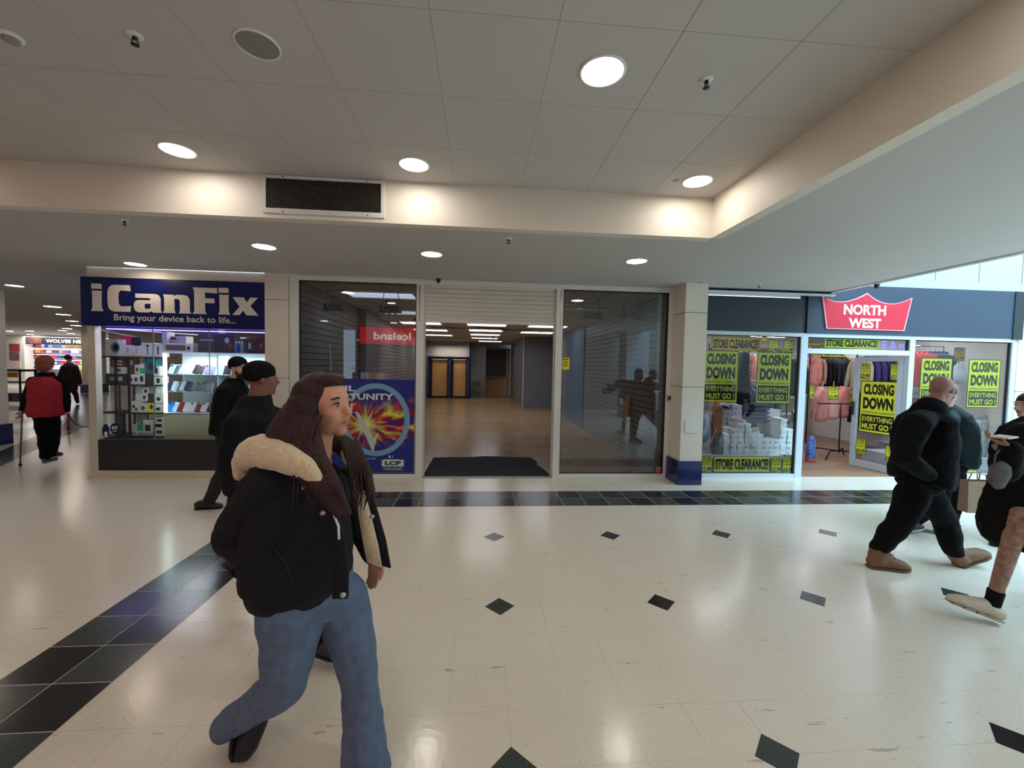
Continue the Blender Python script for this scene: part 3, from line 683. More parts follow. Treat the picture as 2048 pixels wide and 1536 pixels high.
MB().tube([(0, 0, 2.0), (.02, .03, 2.05), (.03, .06, 1.7), (.025, .05, 1.35), (.03, .06, 1.2)], .008, 8).build('flex', WHITEP, t, True); MB().box((.0, -.06, 1.02), (.05, .14, 1.2)).build('box', mat('box_orange', (176, 112, 74), .6), t)
# pillar details
o = MB().box((2.885, .878, .785), (3.085, .889, .985)).build('access_panel', FRAME); tag(o, 'square white access cover low on the white pillar', 'cover plate')
t = thing('door_lock', 'small dark lock box on the frame beside the white pillar', 'lock', (2.80, YF - .012, 1.27)); MB().box((-.03, -.02, -.05), (.03, 0, .05)).build('plate', CHROME, t); MB().box((-.012, -.026, -.02), (.02, -.02, .03)).build('keyhole', BLACK, t)
t = thing('window_catch', 'small metal catch on glass at the right edge of empty window', 'catch', (2.62, YF + .012, 1.37)); MB().box((-.05, -.012, -.015), (.05, 0, .015)).build('bracket', CHROME, t)

# ================================================================ PHONE REPAIR SHOP (corner kiosk)
IX0, IX1 = -5.72, -3.287
o = MB().box((IX0 - .02, YF - .0, 0), (IX1, YF + .32, .055)).box((IX0, YF + .02, .055), (IX1, YF + .30, .105)).build('trim_10', mat('step_cream', (222, 208, 180), .4, noise=(4, .05))); struct(o)
o = MB().box((IX0, YF + .02, .105), (IX0 + .10, YF + .12, 2.18)).box((IX0, 4.2, 0), (IX0 + .10, 4.3, 2.75)).build('trim_11', mat('post_cream', (216, 206, 188), .45)); struct(o)
g = MB().quad([(IX0 + .10, YF + .045, .55), (IX1, YF + .045, .55), (IX1, YF + .045, 2.18), (IX0 + .10, YF + .045, 2.18)]).build('window_3', GLASSC); struct(g)
g = MB().quad([(IX0 + .05, YF + .12, .55), (IX0 + .05, 4.2, .55), (IX0 + .05, 4.2, 2.4), (IX0 + .05, YF + .12, 2.4)]).build('window_4', GLASSC); struct(g)
o = MB().box((-4.868, YF + .04, .55), (-4.858, YF + .05, 2.18)).box((-4.10, YF + .04, .55), (-4.092, YF + .05, 2.18)).build('trim_12', mat('glass_edge', (120, 140, 136), .2)); struct(o)
BP = mat('plinth_black', (40, 39, 41), .4, noise=(2, .05))
o = MB().box((IX0 + .10, YF + .03, .105), (IX1, YF + .10, .553)).box((IX0 + .02, YF + .12, .0), (IX0 + .09, 4.2, .553)).build('wall_kiosk_plinth', BP); struct(o)
o = MB().box((IX0 + .10, YF + .10, .50), (IX1, 1.9, .52)).build('trim_13', BP); struct(o)
# sign
t = thing('shop_sign', 'navy shop sign reading iCanFix in big cream letters', 'sign', (-5.775, YF + .0, 2.178))
SW, SH = 2.488, .682
MB().box((0, 0, 0), (SW, .10, SH)).box((0, .1, 0), (.06, 1.4, SH)).build('panel', NAVY, t)
GL = {
 'i': ([[(.02, .76), (.42, .76), (.40, .6), (.40, .15), (.46, 0), (-.03, 0), (.03, .15), (.03, .6)], [(0, .83), (.41, .83), (.40, 1.02), (0, 1.02)]], .46),
 'C': ([[(.25, 0), (.87, 0), (.90, .22), (.52, .2), (.44, .27), (.42, .5), (.44, .73), (.52, .8), (.90, .77), (.87, 1.0), (.25, 1.0), (.12, .96), (.03, .86), (0, .7), (0, .3), (.03, .14), (.12, .04)]], .9),
 'a': ([[(.06, .70), (.80, .70), (.93, .66), (1.0, .54), (1.0, .10), (1.04, 0), (.70, 0), (.66, .05), (.55, 0), (.16, 0), (.04, .06), (0, .18), (0, .30), (.05, .41), (.16, .46), (.60, .46), (.62, .50), (.57, .54), (.06, .54)], [(.42, .14), (.60, .14), (.62, .18), (.62, .33), (.44, .33), (.40, .29), (.40, .18)]], 1.04),
 'n': ([[(0, .70), (.36, .70), (.42, .66), (.50, .70), (.76, .70), (.92, .66), (1.0, .52), (1.0, .12), (1.05, 0), (.58, 0), (.62, .12), (.62, .48), (.55, .54), (.42, .54), (.42, .12), (.46, 0), (-.03, 0), (.03, .12), (.03, .56)]], 1.05),
 'F': ([[(-.02, 1), (.86, 1), (.86, .80), (.42, .82), (.42, .60), (.76, .60), (.76, .42), (.42, .42), (.42, .12), (.48, 0), (-.03, 0), (.03, .12), (.03, .88)]], .86),
 'x': ([[(0, .68), (.46, .68), (.58, .50), (.73, .68), (1.04, .68), (.73, .36), (1.06, 0), (.55, 0), (.44, .18), (.28, 0), (-.02, 0), (.28, .32)]], 1.06)}
x = .150; S = .375; z0 = .205
for ch, x0, wd in (('i', .145, .155), ('C', .355, .31), ('a', .70, .375), ('n', 1.095, .375), ('F', 1.50, .325), ('i', 1.845, .155), ('x', 2.035, .355)):
    loops, adv = GL[ch]; vs, fs = loops_geo(loops); m = MB(); m.add([(x0 + a / adv * wd, -.004, z0 + b * S) for a, b in vs], fs)
    m.build('letter', LETTER, t)
m = MB(); put_text(m, 'Bring your device back to life...', .435, .055, 2.075, .172, -.004, 0, .012); m.build('strapline', LETTER, t)
# purple led rail
t = thing('led_strip', 'violet LED strip under the blue sign running into the kiosk', 'led strip', (IX0 + .1, YF + .2, 2.10))
VIO = mat('violet_led', (120, 110, 255), .5, emit=((112, 96, 255), 5.0)); LEDW = mat('white_led', (255, 255, 255), .5, emit=((228, 238, 255), 9.0))
MB().box((0, 0, .045), (2.3, .03, .06)).build('front_strip', VIO, t); MB().add([(0, .0, .05), (.03, .0, .05), (1.25, 2.3, .05), (1.20, 2.3, .05)], [(0, 1, 2, 3)]).build('diagonal_strip', VIO, t)
MB().add([(.05, .0, .052), (.12, .0, .052), (1.40, 2.3, .052), (1.25, 2.3, .052)], [(0, 1, 2, 3)]).build('light_band', mat('white_band', (240, 235, 250), .5, emit=((226, 222, 255), 2.2)), t)
# wooden slat wall inside
t = thing('slat_panel', 'light wooden slat panel high at the back of the phone kiosk', 'panel', (-4.75, 4.27, 1.5))
m = MB(); m.box((0, 0, 0), (1.42, .01, 1.0), 1)
for k in range(25): m.box((.01 + k * .056, -.03, 0), (.04 + k * .056, 0, 1.0), 0)
m.build('slats', [mat('slat_wood', (176, 142, 98), .5), BLACK], t)
# ---- left open shelving with accessories (dark frame)
SB = 1.72; CARD = mat('box_white', (214, 210, 198), .5); CARDG = mat('box_grey', (176, 176, 170), .5)
t = thing('display_shelving', 'dark metal shelving full of boxed accessories at the kiosk corner', 'shelving', (0, 0, 0))
def wx(u, v, y): return Yp(u, v, y).x
def wz(u, v, y): return Yp(u, v, y).z
xl, xr = wx(203, 780, SB), wx(323, 780, SB)
DM = mat('shelf_dark', (40, 30, 30), .4)
shz = [wz(265, 713, SB), wz(265, 768.5, SB), wz(265, 824.5, SB)]
for z in shz: MB().box((xl - .01, SB - .03, z - .022), (xr, SB + .33, z)).build('shelf', DM, t)
MB().box((xl - .01, SB - .03, .525), (xr, SB + .33, .54)).build('shelf', DM, t)
for x in (xl, xl + .22, (xl + xr) / 2 - .02):
    for y in (SB - .02, SB + .31): MB().box((x - .012, y - .012, .52), (x + .012, y + .012, shz[0])).build('post', DM, t)
def pbox(name, u0, v0, u1, v1, y, dep, label, cat, m, extra=None, group=None, zb=None, parts=()):
    """a carton whose front face covers that patch of the photograph when it stands at depth y"""
    um, vm = (u0 + u1) / 2, (v0 + v1) / 2
    x0, x1 = wx(u0, vm, y), wx(u1, vm, y); zt, zl = wz(um, v0, y), wz(um, v1, y)
    if zb is not None: h = zt - zl; zl = zb; zt = zb + h
    t = thing(name, label, cat, ((x0 + x1) / 2, y, zl), 0, group)
    w = x1 - x0; h = zt - zl
    MB().box((-w / 2, 0, 0), (w / 2, dep, h)).build('carton', m, t)
    for kind, a, b, c, d, pm in parts:
        mm = MB()
        if kind == 'r': mm.box((-w / 2 + w * a, -.001, h * b), (-w / 2 + w * c, 0, h * d))
        elif kind == 'o':
            mm.add([(-w / 2 + w * (a + c) / 2 + w * (c - a) / 2 * math.cos(2 * PI * k / 20), -.0015, h * (b + d) / 2 + h * (d - b) / 2 * math.sin(2 * PI * k / 20)) for k in range(20)], [tuple(range(20))])
        mm.build('printed_picture', pm, t)
    return t
DK = mat('print_dark', (52, 50, 54), .5); TEAL = mat('print_teal', (60, 110, 108), .5); REDP = mat('print_redbrown', (130, 60, 50), .5); GRNP = mat('print_green', (40, 170, 90), .5); YELP = mat('print_yellow', (226, 206, 50), .5); PURP = mat('print_purple', (84, 40, 70), .5)
TEALB = mat('box_teal', (24, 112, 116), .5); BROWN = mat('box_brown', (104, 72, 58), .5); REDB = mat('box_red', (186, 40, 60), .5)
K = 'boxed accessories on the kiosk shelves'
t1, t2, t3, t4 = shz[0], shz[1], shz[2], .54
G1 = [
 ('accessory_box', 211, 678.5, 247.7, 712, 0, .2, 'largest white box with round picture at left end of top shelf', CARD, t1, [('o', .28, .2, .78, .85, TEAL), ('o', .36, .32, .7, .72, CARDG)]),
 ('accessory_box', 247.7, 689, 264.5, 712, 0, .15, 'white and yellow box beside the round-picture box on top shelf', CARD, t1, [('r', 0, 0, 1, .12, YELP), ('r', .25, .3, .6, .8, CARDG)]),
 ('accessory_box', 265.5, 691, 283, 712, 0, .15, 'second white and yellow box, third item along the top shelf', CARD, t1, [('r', 0, 0, 1, .12, YELP), ('r', .3, .3, .6, .8, CARDG)]),
 ('accessory_box', 283, 684, 307, 712, 0, .15, 'white box with a dark microphone stand picture on top shelf', CARD, t1, [('r', .46, .2, .54, .85, DK), ('r', .35, .75, .65, .85, DK)]),
 ('accessory_box', 308, 685, 324, 712, 0, .15, 'narrow white box with dark picture at right end of top shelf', CARD, t1, [('r', .4, .2, .6, .8, DK)]),
 ('speaker_cube', 262.5, 674, 281, 690.5, .04, .1, 'small black cube standing on the yellow-edged boxes', BLACK, None, []),
 ('accessory_box', 241, 672, 262, 689, .04, .1, 'red carton on top of the yellow-edged boxes beside black cube', REDB, None, []),
 ('accessory_box', 211, 747.3, 253, 768, 0, .18, 'long dark carton at left on the second shelf', mat('box_dark', (58, 52, 52), .5), t2, [('r', .2, .3, .4, .7, CARDG), ('r', .6, .3, .8, .7, CARDG)]),
 ('accessory_box', 221, 734, 250.5, 747.3, .01, .12, 'white carton with two dark dots lying on the dark carton', CARD, None, [('o', .4, .25, .55, .75, DK), ('o', .56, .25, .7, .75, DK)]),
 ('accessory_box', 221, 714, 248, 734, .03, .1, 'dark red patterned carton above the white one with dots', mat('box_darkred', (116, 66, 62), .5), None, [('r', .15, .2, .85, .35, CARD), ('r', .15, .5, .85, .65, CARD)]),
 ('accessory_box', 256.5, 748.5, 266.5, 768, 0, .1, 'white box with dark oval, first of three on second shelf', CARD, t2, [('o', .2, .25, .8, .7, DK)]),
 ('accessory_box', 266.8, 748, 277, 768, 0, .1, 'white box with dark oval, second of three on second shelf', CARD, t2, [('o', .2, .25, .8, .7, DK)]),
 ('accessory_box', 277.3, 746, 289.5, 768, 0, .1, 'tallest white box with dark oval, third of three on second shelf', CARD, t2, [('o', .2, .2, .8, .8, DK)]),
 ('accessory_box', 269.6, 729.5, 278.5, 747, .01, .1, 'white box with small dark oval on top of the three oval boxes', CARD, None, [('o', .3, .2, .8, .7, DK)]),
 ('accessory_box', 279, 727.5, 288.5, 745, .01, .1, 'white and green box on top of tallest oval box', CARD, None, [('r', 0, .0, 1, .5, GRNP)]),
 ('accessory_box', 255, 714, 269, 748, .04, .1, 'brown tall carton above the oval boxes', BROWN, None, [('o', .2, .5, .8, .85, CARDG)]),
 ('accessory_box', 290.5, 746.5, 308, 768, 0, .14, 'dark grey carton under the teal box on second shelf', mat('box_dark', (58, 52, 52), .5), t2, []),
 ('headphone_box', 290.5, 716.5, 312, 746, .0, .12, 'teal carton with dark headphone picture on second shelf', TEALB, None, [('o', .25, .15, .85, .75, DK)]),
 ('accessory_box', 308.5, 752, 324, 768, 0, .14, 'white box with dark round picture at right end of second shelf', CARD, t2, [('o', .25, .15, .75, .85, DK)]),
 ('accessory_box', 305, 732, 319, 751.5, .0, .12, 'white box with dark phone case picture above the round one', CARD, None, [('r', .35, .2, .75, .8, DK)]),
 ('accessory_box', 260, 801.5, 279, 824, 0, .14, 'white box with dark holder picture at left of third shelf', CARD, t3, [('o', .25, .4, .55, .65, DK), ('o', .5, .15, .8, .4, DK)]),
 ('accessory_box', 279.3, 806.5, 293.5, 824, 0, .14, 'white box with red and dark picture on third shelf', CARD, t3, [('o', .15, .25, .75, .75, REDP)]),
 ('accessory_box', 293.8, 805.5, 309, 824, 0, .14, 'bright yellow box with dark earphone picture on third shelf', YELP, t3, [('o', .4, .35, .8, .85, DK)]),
 ('accessory_box', 309.5, 806.5, 324, 824, 0, .14, 'white box with dark picture at right end of third shelf', CARD, t3, [('o', .1, .2, .8, .6, DK)]),
 ('accessory_box', 270.6, 788, 295.6, 801.5, .01, .12, 'wide white box in the second tier on third shelf', CARD, None, [('o', .6, .2, .85, .8, DK)]),
 ('accessory_box', 296, 787, 309, 805, .01, .12, 'purple box in the second tier on third shelf', PURP, None, []),
 ('accessory_box', 310, 786, 324, 806, .01, .12, 'white box with dark picture in second tier at right end', CARD, None, [('o', .2, .2, .8, .6, DK)]),
 ('accessory_box', 285, 774.5, 297.7, 788, .02, .1, 'small white box with dark picture in top tier of third shelf', CARD, None, [('o', .25, .15, .75, .7, DK)]),
 ('accessory_box', 272, 771, 284.5, 788, .03, .1, 'grey plain box in top tier of third shelf', CARDG, None, []),
 ('accessory_box', 298.6, 773.5, 311.5, 787, .02, .1, 'grey green box in top tier of third shelf', mat('box_greygreen', (140, 150, 132), .5), None, []),
 ('accessory_box', 312, 770.5, 324, 786, .02, .1, 'plain bright white box at top right of third shelf', WHITEP, None, []),
 ('accessory_box', 308.5, 854.5, 324, 878, 0, .14, 'white pack with dark cable picture at bottom right of shelving', CARD, t4, [('r', .3, .2, 1, .45, DK)]),
 ('accessory_box', 308.5, 834.5, 324, 854, .0, .14, 'white pack with dark bar stacked on the bottom right pack', CARD, None, [('r', .3, .55, 1, .8, DK)]),
 ('accessory_box', 286.5, 846.5, 306, 878, 0, .14, 'white box with a dark phone picture on the lowest shelf', CARD, t4, [('r', .2, .3, .75, .7, DK)]),
 ('accessory_box', 275, 854.5, 286, 878, .0, .14, 'green box on the lowest shelf', GRNP, t4, [('r', .0, .0, 1, .4, CARD)]),
 ('accessory_box', 264.5, 855.5, 274.8, 878, .0, .14, 'small white box on lowest shelf left of the green box', CARD, t4, []),
 ('accessory_box', 273, 826.5, 283.5, 846, .08, .1, 'grey tube-like carton behind the lowest shelf boxes', CARDG, None, []),
]
for nm, u0, v0, u1, v1, dy, dep, l, m_, zb, parts in G1: pbox(nm, u0, v0, u1, v1, SB + dy, dep, l, 'box', m_, None, K, zb, parts)
t = thing('bluetooth_speaker', 'dark cylindrical speaker standing at the left of lowest shelf', 'speaker', (wx(243, 850, SB + .1), SB + .1, .54))
MB().lathe([(.05, 0), (.055, .02), (.055, .30), (.045, .33)], 20).build('body', BLACK, t, True); MB().lathe([(.045, .33), (.04, .35), (.02, .355)], 20).build('cap', BLACKM, t, True)
t = thing('round_sticker', 'navy round window sticker with white 65 low on the kiosk glass', 'sticker', (wx(229.5, 857, YF + .04), YF + .038, wz(229.5, 857, YF + .04)))
m = MB(); m.add([(.062 * math.cos(2 * PI * k / 28), 0, .075 * math.sin(2 * PI * k / 28)) for k in range(28)], [tuple(range(28))], 0); put_text(m, '65', -.04, -.01, .04, .04, -.001, 1, .03)
m.box((-.03, -.0012, -.04), (.03, -.001, -.03), 1); m.build('disc', [NAVYT, WHITEP], t)
t = thing('round_sticker', 'navy sticker with a white 1 beside the 65 sticker on kiosk glass', 'sticker', (wx(212, 862, YF + .04), YF + .038, wz(212, 862, YF + .04)))
m = MB(); m.add([(.05 * math.cos(2 * PI * k / 28), 0, .10 * math.sin(2 * PI * k / 28)) for k in range(28)], [tuple(range(28))], 0); put_text(m, '1', -.02, -.09, .02, -.01, -.001, 1, .03); m.build('disc', [NAVYT, WHITEP], t)
t = thing('phone_number_decal', 'dark phone number lettering low on the kiosk glass', 'lettering', (0, YF + .036, 0))
m = MB(); put_text(m, '02 456667', wx(262, 868, YF + .04), wz(262, 872, YF + .04), wx(309, 868, YF + .04), wz(309, 865, YF + .04), 0, 0, .02); m.build('digits', mat('decal_dark', (50, 56, 50), .5), t)
area('kiosk_fill_light', (-4.6, 2.4, 2.65), (1.8, 1.2), 40, (.95, .93, 1.0))  # added fill lamp to brighten the kiosk interior, not a modelled fitting
# ---- lit phone cabinet
PB = 1.5
xa, xb = -4.862, -3.30
zt_, zs1, zs2, zs3 = 1.818, 1.505, 1.245, .926
t = thing('phone_cabinet', 'white lit display cabinet with glass shelves of phones', 'cabinet', (0, 0, 0))
WH = mat('cabinet_white', (214, 218, 222), .4)
MB().box((xa, PB, .525), (xb, PB + .03, .915)).build('lower_panel', mat('cabinet_cream', (206, 206, 168), .45), t)
MB().box((xa, PB + .40, .915), (xb, PB + .43, zt_)).build('back_panel', WH, t)
MB().box((xa, PB, zt_), (xb, PB + .43, zt_ + .02)).build('top', WH, t)
MB().box((xa, PB, .905), (xb, PB + .43, .925)).build('shelf', WH, t)
for z in (zs1, zs2): MB().box((xa + .02, PB, z - .008), (xb, PB + .4, z)).build('glass_shelf', mat('shelf_glass', (170, 196, 204), .1), t)
MB().box((xa, PB + .002, .93), (xa + .035, PB + .03, zt_ - .01)).build('led_tube', mat('led_tube', (255, 255, 255), .5, emit=((214, 255, 250), 7.0)), t)
MB().box((-4.10, PB, .925), (-4.085, PB + .4, zt_)).build('divider', mat('divider_pale', (190, 214, 226), .3), t)
area('cabinet_light', ((xa + xb) / 2, PB + .16, zt_ - .03), (1.4, .2), 9, (.90, .96, 1.0))
COLS = {'dark blue': (30, 44, 66), 'pale blue': (120, 160, 200), 'blue': (36, 100, 170), 'red': (140, 20, 28), 'white': (214, 214, 216), 'grey': (70, 64, 60), 'lilac': (160, 160, 196), 'dark brown': (66, 52, 54), 'silver': (176, 186, 198), 'black': (28, 28, 30), 'navy striped': (44, 54, 74)}
_pm = {}
def phone(u, v1, y, colour, shelf, n, z, h=.15, lean=.35):
    if colour not in _pm:
        m = MB(); pts = []
        for cx, cz, a0 in ((.036, .008, -90), (.036, .142, 0), (-.036, .142, 90), (-.036, .008, 180)):
            for q in range(4): a = R(a0 + q * 30); pts.append((cx + .008 * math.cos(a) * (1 if cx > 0 else 1), cz + .008 * math.sin(a)))
        m.prism([(x, z_) for x, z_ in pts], 0, .009, T=Matrix.Rotation(PI / 2, 4, 'X'))
        m2 = MB()
        m2.cbox((-.02, -.0105, .125), (.026, .003, .026))
        m3 = MB(); m3.cbox((0, -.0098, .138), (.05, .001, .012))
        _pm[colour] = (m.mesh('phone_body', mat('phone_' + colour.replace(' ', '_'), COLS[colour], .25)), m2.mesh('camera_bump', mat('phone_bump', (40, 42, 46), .3)), m3.mesh('price_label', WHITEP))
    x = wx(u, v1 - 6, y)
    t = thing('mobile_phone', '%s phone on the %s shelf of the lit cabinet, %s from the left' % (colour, shelf, ORD[n]), 'phone', (x, y, z + .002), 0, 'phones on the %s shelf' % shelf)
    t.rotation_euler = (-lean, random.uniform(.1, .22), random.uniform(-.1, .1))
    a, b, c = _pm[colour]
    link('body', a, t)
    if n % 2: link('camera_bump', b, t)
    else: link('price_label', c, t)
for i, (u, c) in enumerate([(341, 'silver'), (349.5, 'dark blue'), (359, 'silver'), (371.5, 'white'), (390, 'dark brown'), (398.5, 'grey'), (411, 'lilac'), (422, 'lilac'), (443, 'dark brown'), (455, 'black'), (500, 'silver'), (512, 'pale blue'), (523, 'dark blue')]):
    phone(u, 747, PB + .12, c, 'top', i + 1, zs1)
for i, (u, c) in enumerate([(338, 'navy striped'), (347, 'silver'), (356, 'navy striped'), (364, 'silver'), (373, 'dark blue'), (396, 'dark blue'), (407, 'dark blue'), (419, 'dark blue'), (441, 'grey'), (500, 'silver'), (514, 'dark blue')]):
    phone(u, 782, PB + .12, c, 'middle', i + 1, zs2)
for i, (u, c) in enumerate([(337, 'blue'), (348, 'pale blue'), (359, 'red'), (371, 'white'), (382.5, 'white'), (394.5, 'red'), (406, 'white'), (419, 'grey'), (432, 'white'), (510, 'white'), (522, 'red')]):
    phone(u, 825, PB + .10, c, 'lowest', i + 1, zs3 + .003)
# things on top of the cabinet
zt2 = zt_ + .02
K = 'things on top of the phone cabinet'
for nm, u0, v0, u1, v1, dy, l, m_, zb, parts in [
 ('soundbar_box', 330, 689, 386, 706.5, .05, 'long white box with brown bar picture on top of cabinet', CARD, zt2, [('r', .02, .15, .74, .8, mat('print_brown', (110, 90, 72), .5)), ('o', .78, .2, .9, .7, DK)]),
 ('accessory_box', 324, 668, 334, 708, .12, 'tall pale grey carton at the left end of cabinet top', CARDG, zt2, []),
 ('accessory_box', 334, 672, 372, 688, .2, 'grey white carton above the long bar box', mat('box_offwhite', (180, 178, 170), .5), None, [('r', .05, .55, .5, .8, DK)]),
 ('accessory_box', 386, 690, 396, 706.5, .08, 'small pale green bottle carton beside the long bar box', mat('box_palegreen', (146, 150, 118), .5), zt2, []),
 ('accessory_box', 396, 667, 430, 706.5, .08, 'wide dark picture carton on the middle of cabinet top', mat('box_darkpicture', (66, 58, 52), .5), zt2, [('r', .1, .6, .9, .66, CARDG), ('r', .1, .3, .7, .35, BROWN)]),
 ('accessory_box', 430.5, 668, 468, 706.5, .08, 'second wide dark carton with speckled print on cabinet top', mat('box_darkprint', (48, 42, 42), .5), zt2, [('o', .5, .5, .75, .8, CARDG), ('o', .7, .2, .9, .5, REDP)]),
 ('accessory_box', 490, 676, 513, 706.5, .08, 'dark brown carton right of the small bottles on cabinet top', mat('box_umber', (52, 34, 30), .5), zt2, [('r', .3, .3, .5, .7, CARDG)]),
 ('accessory_box', 513.5, 671, 531, 706.5, .08, 'darkest carton at the right end of cabinet top', mat('box_maroon', (60, 26, 26), .5), zt2, [('o', .3, .3, .7, .6, REDP)])]:
    pbox(nm, u0, v0, u1, v1, PB + dy, .16, l, 'box', m_, None, K, zb, parts)
for i, (u, c) in enumerate([(472, (80, 110, 120)), (478, (40, 60, 150)), (484, (120, 150, 140))]):
    t = thing('spray_bottle', ['teal small bottle on cabinet top, nearest the dark cartons', 'blue small bottle between the two other bottles', 'pale green small bottle nearest brown carton'][i], 'bottle', (wx(u, 700, PB + .1), PB + .1, zt2), 0, 'small bottles on the phone cabinet')
    MB().lathe([(.02, 0), (.022, .01), (.022, .12), (.01, .15)], 16).build('body', mat('bottle_%d' % i, c, .3), t, True); MB().lathe([(.01, .15), (.011, .18)], 12).build('cap', WHITEP, t, True)

# ================================================================ CLEARANCE CLOTHES SHOP
GY = YF + .04
m = MB()
m.box((3.17, YF - .0, .0), (4.975, YF + .07, .06)); m.box((3.17, YF, 2.292), (8.86, YF + .07, 2.352)); m.box((4.975, YF - .005, 0), (5.09, YF + .075, 2.30)); m.box((6.875, YF - .005, 0), (6.967, YF + .075, 2.30))
m.box((8.745, YF - .005, 0), (8.865, YF + .075, 2.30)); m.box((5.09, YF, 2.03), (6.875, YF + .07, 2.11)); m.box((6.967, YF, 0), (8.745, YF + .07, .06)); m.box((3.17, YF, .06), (3.20, YF + .07, 2.3))
SHF = mat('shop_frame_white', (206, 216, 224), .35); struct(m.build('door_2', SHF))
gk = MB()
for x0, x1, z0, z1 in ((3.20, 4.975, .06, 2.292), (6.967, 8.745, .06, 2.292), (5.09, 6.875, 2.11, 2.292)):
    gk.box((x0, YF + .02, z0), (x0 + .01, YF + .05, z1)); gk.box((x1 - .022, YF + .02, z0), (x1, YF + .05, z1)); gk.box((x0, YF + .02, z1 - .014), (x1, YF + .05, z1))
struct(gk.build('trim_14', DARKGAP))
for k, (x0, x1, z0, z1) in enumerate(((3.21, 4.955, .062, 2.28), (6.977, 8.725, .062, 2.28), (5.10, 6.855, 2.112, 2.28))):
    struct(MB().quad([(x0, GY, z0), (x1, GY, z0), (x1, GY, z1), (x0, GY, z1)]).build('window_%d' % (5 + k), GLASSC))
SLATE = mat('slate_sign', (50, 66, 84), .5, noise=(1.5, .05))
t = thing('shop_fascia', 'long dark slate fascia board over the clearance shop', 'fascia', (0, 0, 0))
m = MB(); m.box((3.17, YF - .01, 2.352), (4.965, YF + .05, 2.90)); m.build('left_board', mat('slate_sign_shaded', (36, 44, 56), .5), t)  # same slate as the main board, with shade put into the colour
m = MB(); m.box((5.05, YF - .015, 2.352), (5.36, YF + .05, 2.995)); m.box((5.36, YF - .015, 2.352), (8.85, YF + .05, 3.135)); m.build('main_board', SLATE, t)
MB().box((4.965, YF + .01, 2.352), (5.05, YF + .05, 2.95)).build('seam_strip', BLACK, t)
MB().box((8.70, YF - .03, 2.34), (8.88, YF - .01, 3.135)).build('end_cap', mat('slate_end', (30, 40, 48), .5), t)
struct(MB().box((3.17, YF - .16, 2.925), (5.38, YF - .10, 2.955)).build('trim_15', SHF)); struct(MB().box((3.17, YF - .1, 2.955), (5.36, YF + .03, 2.99)).build('trim_16', DARKGAP))
def z7(x, y, Y=YF - .03): p = Yp(1600 + x / 4.571, 560 + y / 4.571, Y); return (p.x, p.z)
t = thing('crown_sign', 'red crown-shaped shop sign reading NORTH WEST with white outline', 'sign', (6.1, YF - .02, 2.43))
def bez(a, b, c, n=10): return [tuple((1 - q) ** 2 * a[i] + 2 * q * (1 - q) * b[i] + q * q * c[i] for i in (0, 1)) for q in [k / n for k in range(n)]]
cr = bez(z7(203, 148), z7(370, 260), z7(614, 118)) + bez(z7(614, 118), z7(790, 290), z7(1025, 162)) + [z7(1025, 162), z7(950, 467), z7(240, 445)]
cx_, cz_ = 6.1, 2.43
cr = [(a - cx_, b - cz_) for a, b in cr]
mx_ = sum(a for a, b in cr) / len(cr); mz_ = (max(b for a, b in cr) + min(b for a, b in cr)) / 2
inn = [(mx_ + (a - mx_) * .974, mz_ + (b - mz_) * .945 - .004) for a, b in cr]
m = MB(); vs, fs = loops_geo([cr]); m.add([(x, -.018, z) for x, z in vs], fs); n = len(cr); m.add([(x, -.018, z) for x, z in cr] + [(x, 0, z) for x, z in cr], [(i, (i + 1) % n, n + (i + 1) % n, n + i) for i in range(n)]); m.build('outline', mat('crown_pink', (240, 170, 176), .4, emit=((240, 170, 176), .1)), t)
m = MB(); vs, fs = loops_geo([inn]); m.add([(x, -.020, z) for x, z in vs], fs); m.build('face', mat('crown_red', (204, 36, 60), .4, emit=((214, 52, 74), .08)), t)
m = MB(); a = z7(393, 316); b = z7(783, 234); put_text(m, 'NORTH', a[0] - cx_, a[1] - cz_, b[0] - cx_, b[1] - cz_, -.022, 0, .035); a = z7(437, 436); b = z7(738, 356); put_text(m, 'WEST', a[0] - cx_, a[1] - cz_, b[0] - cx_, b[1] - cz_, -.022, 0, .035)
m.build('lettering', mat('sign_white', (248, 244, 250), .4, emit=((248, 244, 250), .12)), t)

def closing_poster(label, x0, z0, x1, z1, y, parent=None, T=None, th=.003, warm=False, group='closing down posters'):
    w_, h_ = x1 - x0, z1 - z0
    m = MB(); m.box((0, 0, 0), (w_, th, h_), 1)
    e = .02 * w_
    m.box((e, -.0008, e), (w_ - e, 0, h_ - e), 0)
    f = lambda q: h_ * (1 - q)
    put_text(m, 'CLOSING', w_ * .09, f(.265), w_ * .91, f(.055), -.0016, 1, .05)
    put_text(m, 'DOWN', w_ * .09, f(.545), w_ * .91, f(.315), -.0016, 1, .055)
    put_text(m, 'WAREHOUSE CLEARANCE', w_ * .06, f(.622), w_ * .94, f(.585), -.0016, 1, .01)
    m.box((w_ * .055, -.0016, f(.95)), (w_ * .945, -.0008, f(.65)), 1)
    put_text(m, 'EVERYTHING', w_ * .09, f(.785), w_ * .91, f(.685), -.0024, 0, .02)
    put_text(m, 'MUST GO !', w_ * .09, f(.93), w_ * .91, f(.82), -.0024, 0, .03)
    o = m.build('closing_poster', [YEL2 if warm else YEL, PBLK], parent); o.location = (x0, y, z0)
    if T is not None: o.matrix_world = T
    return tag(o, label, 'poster', group)
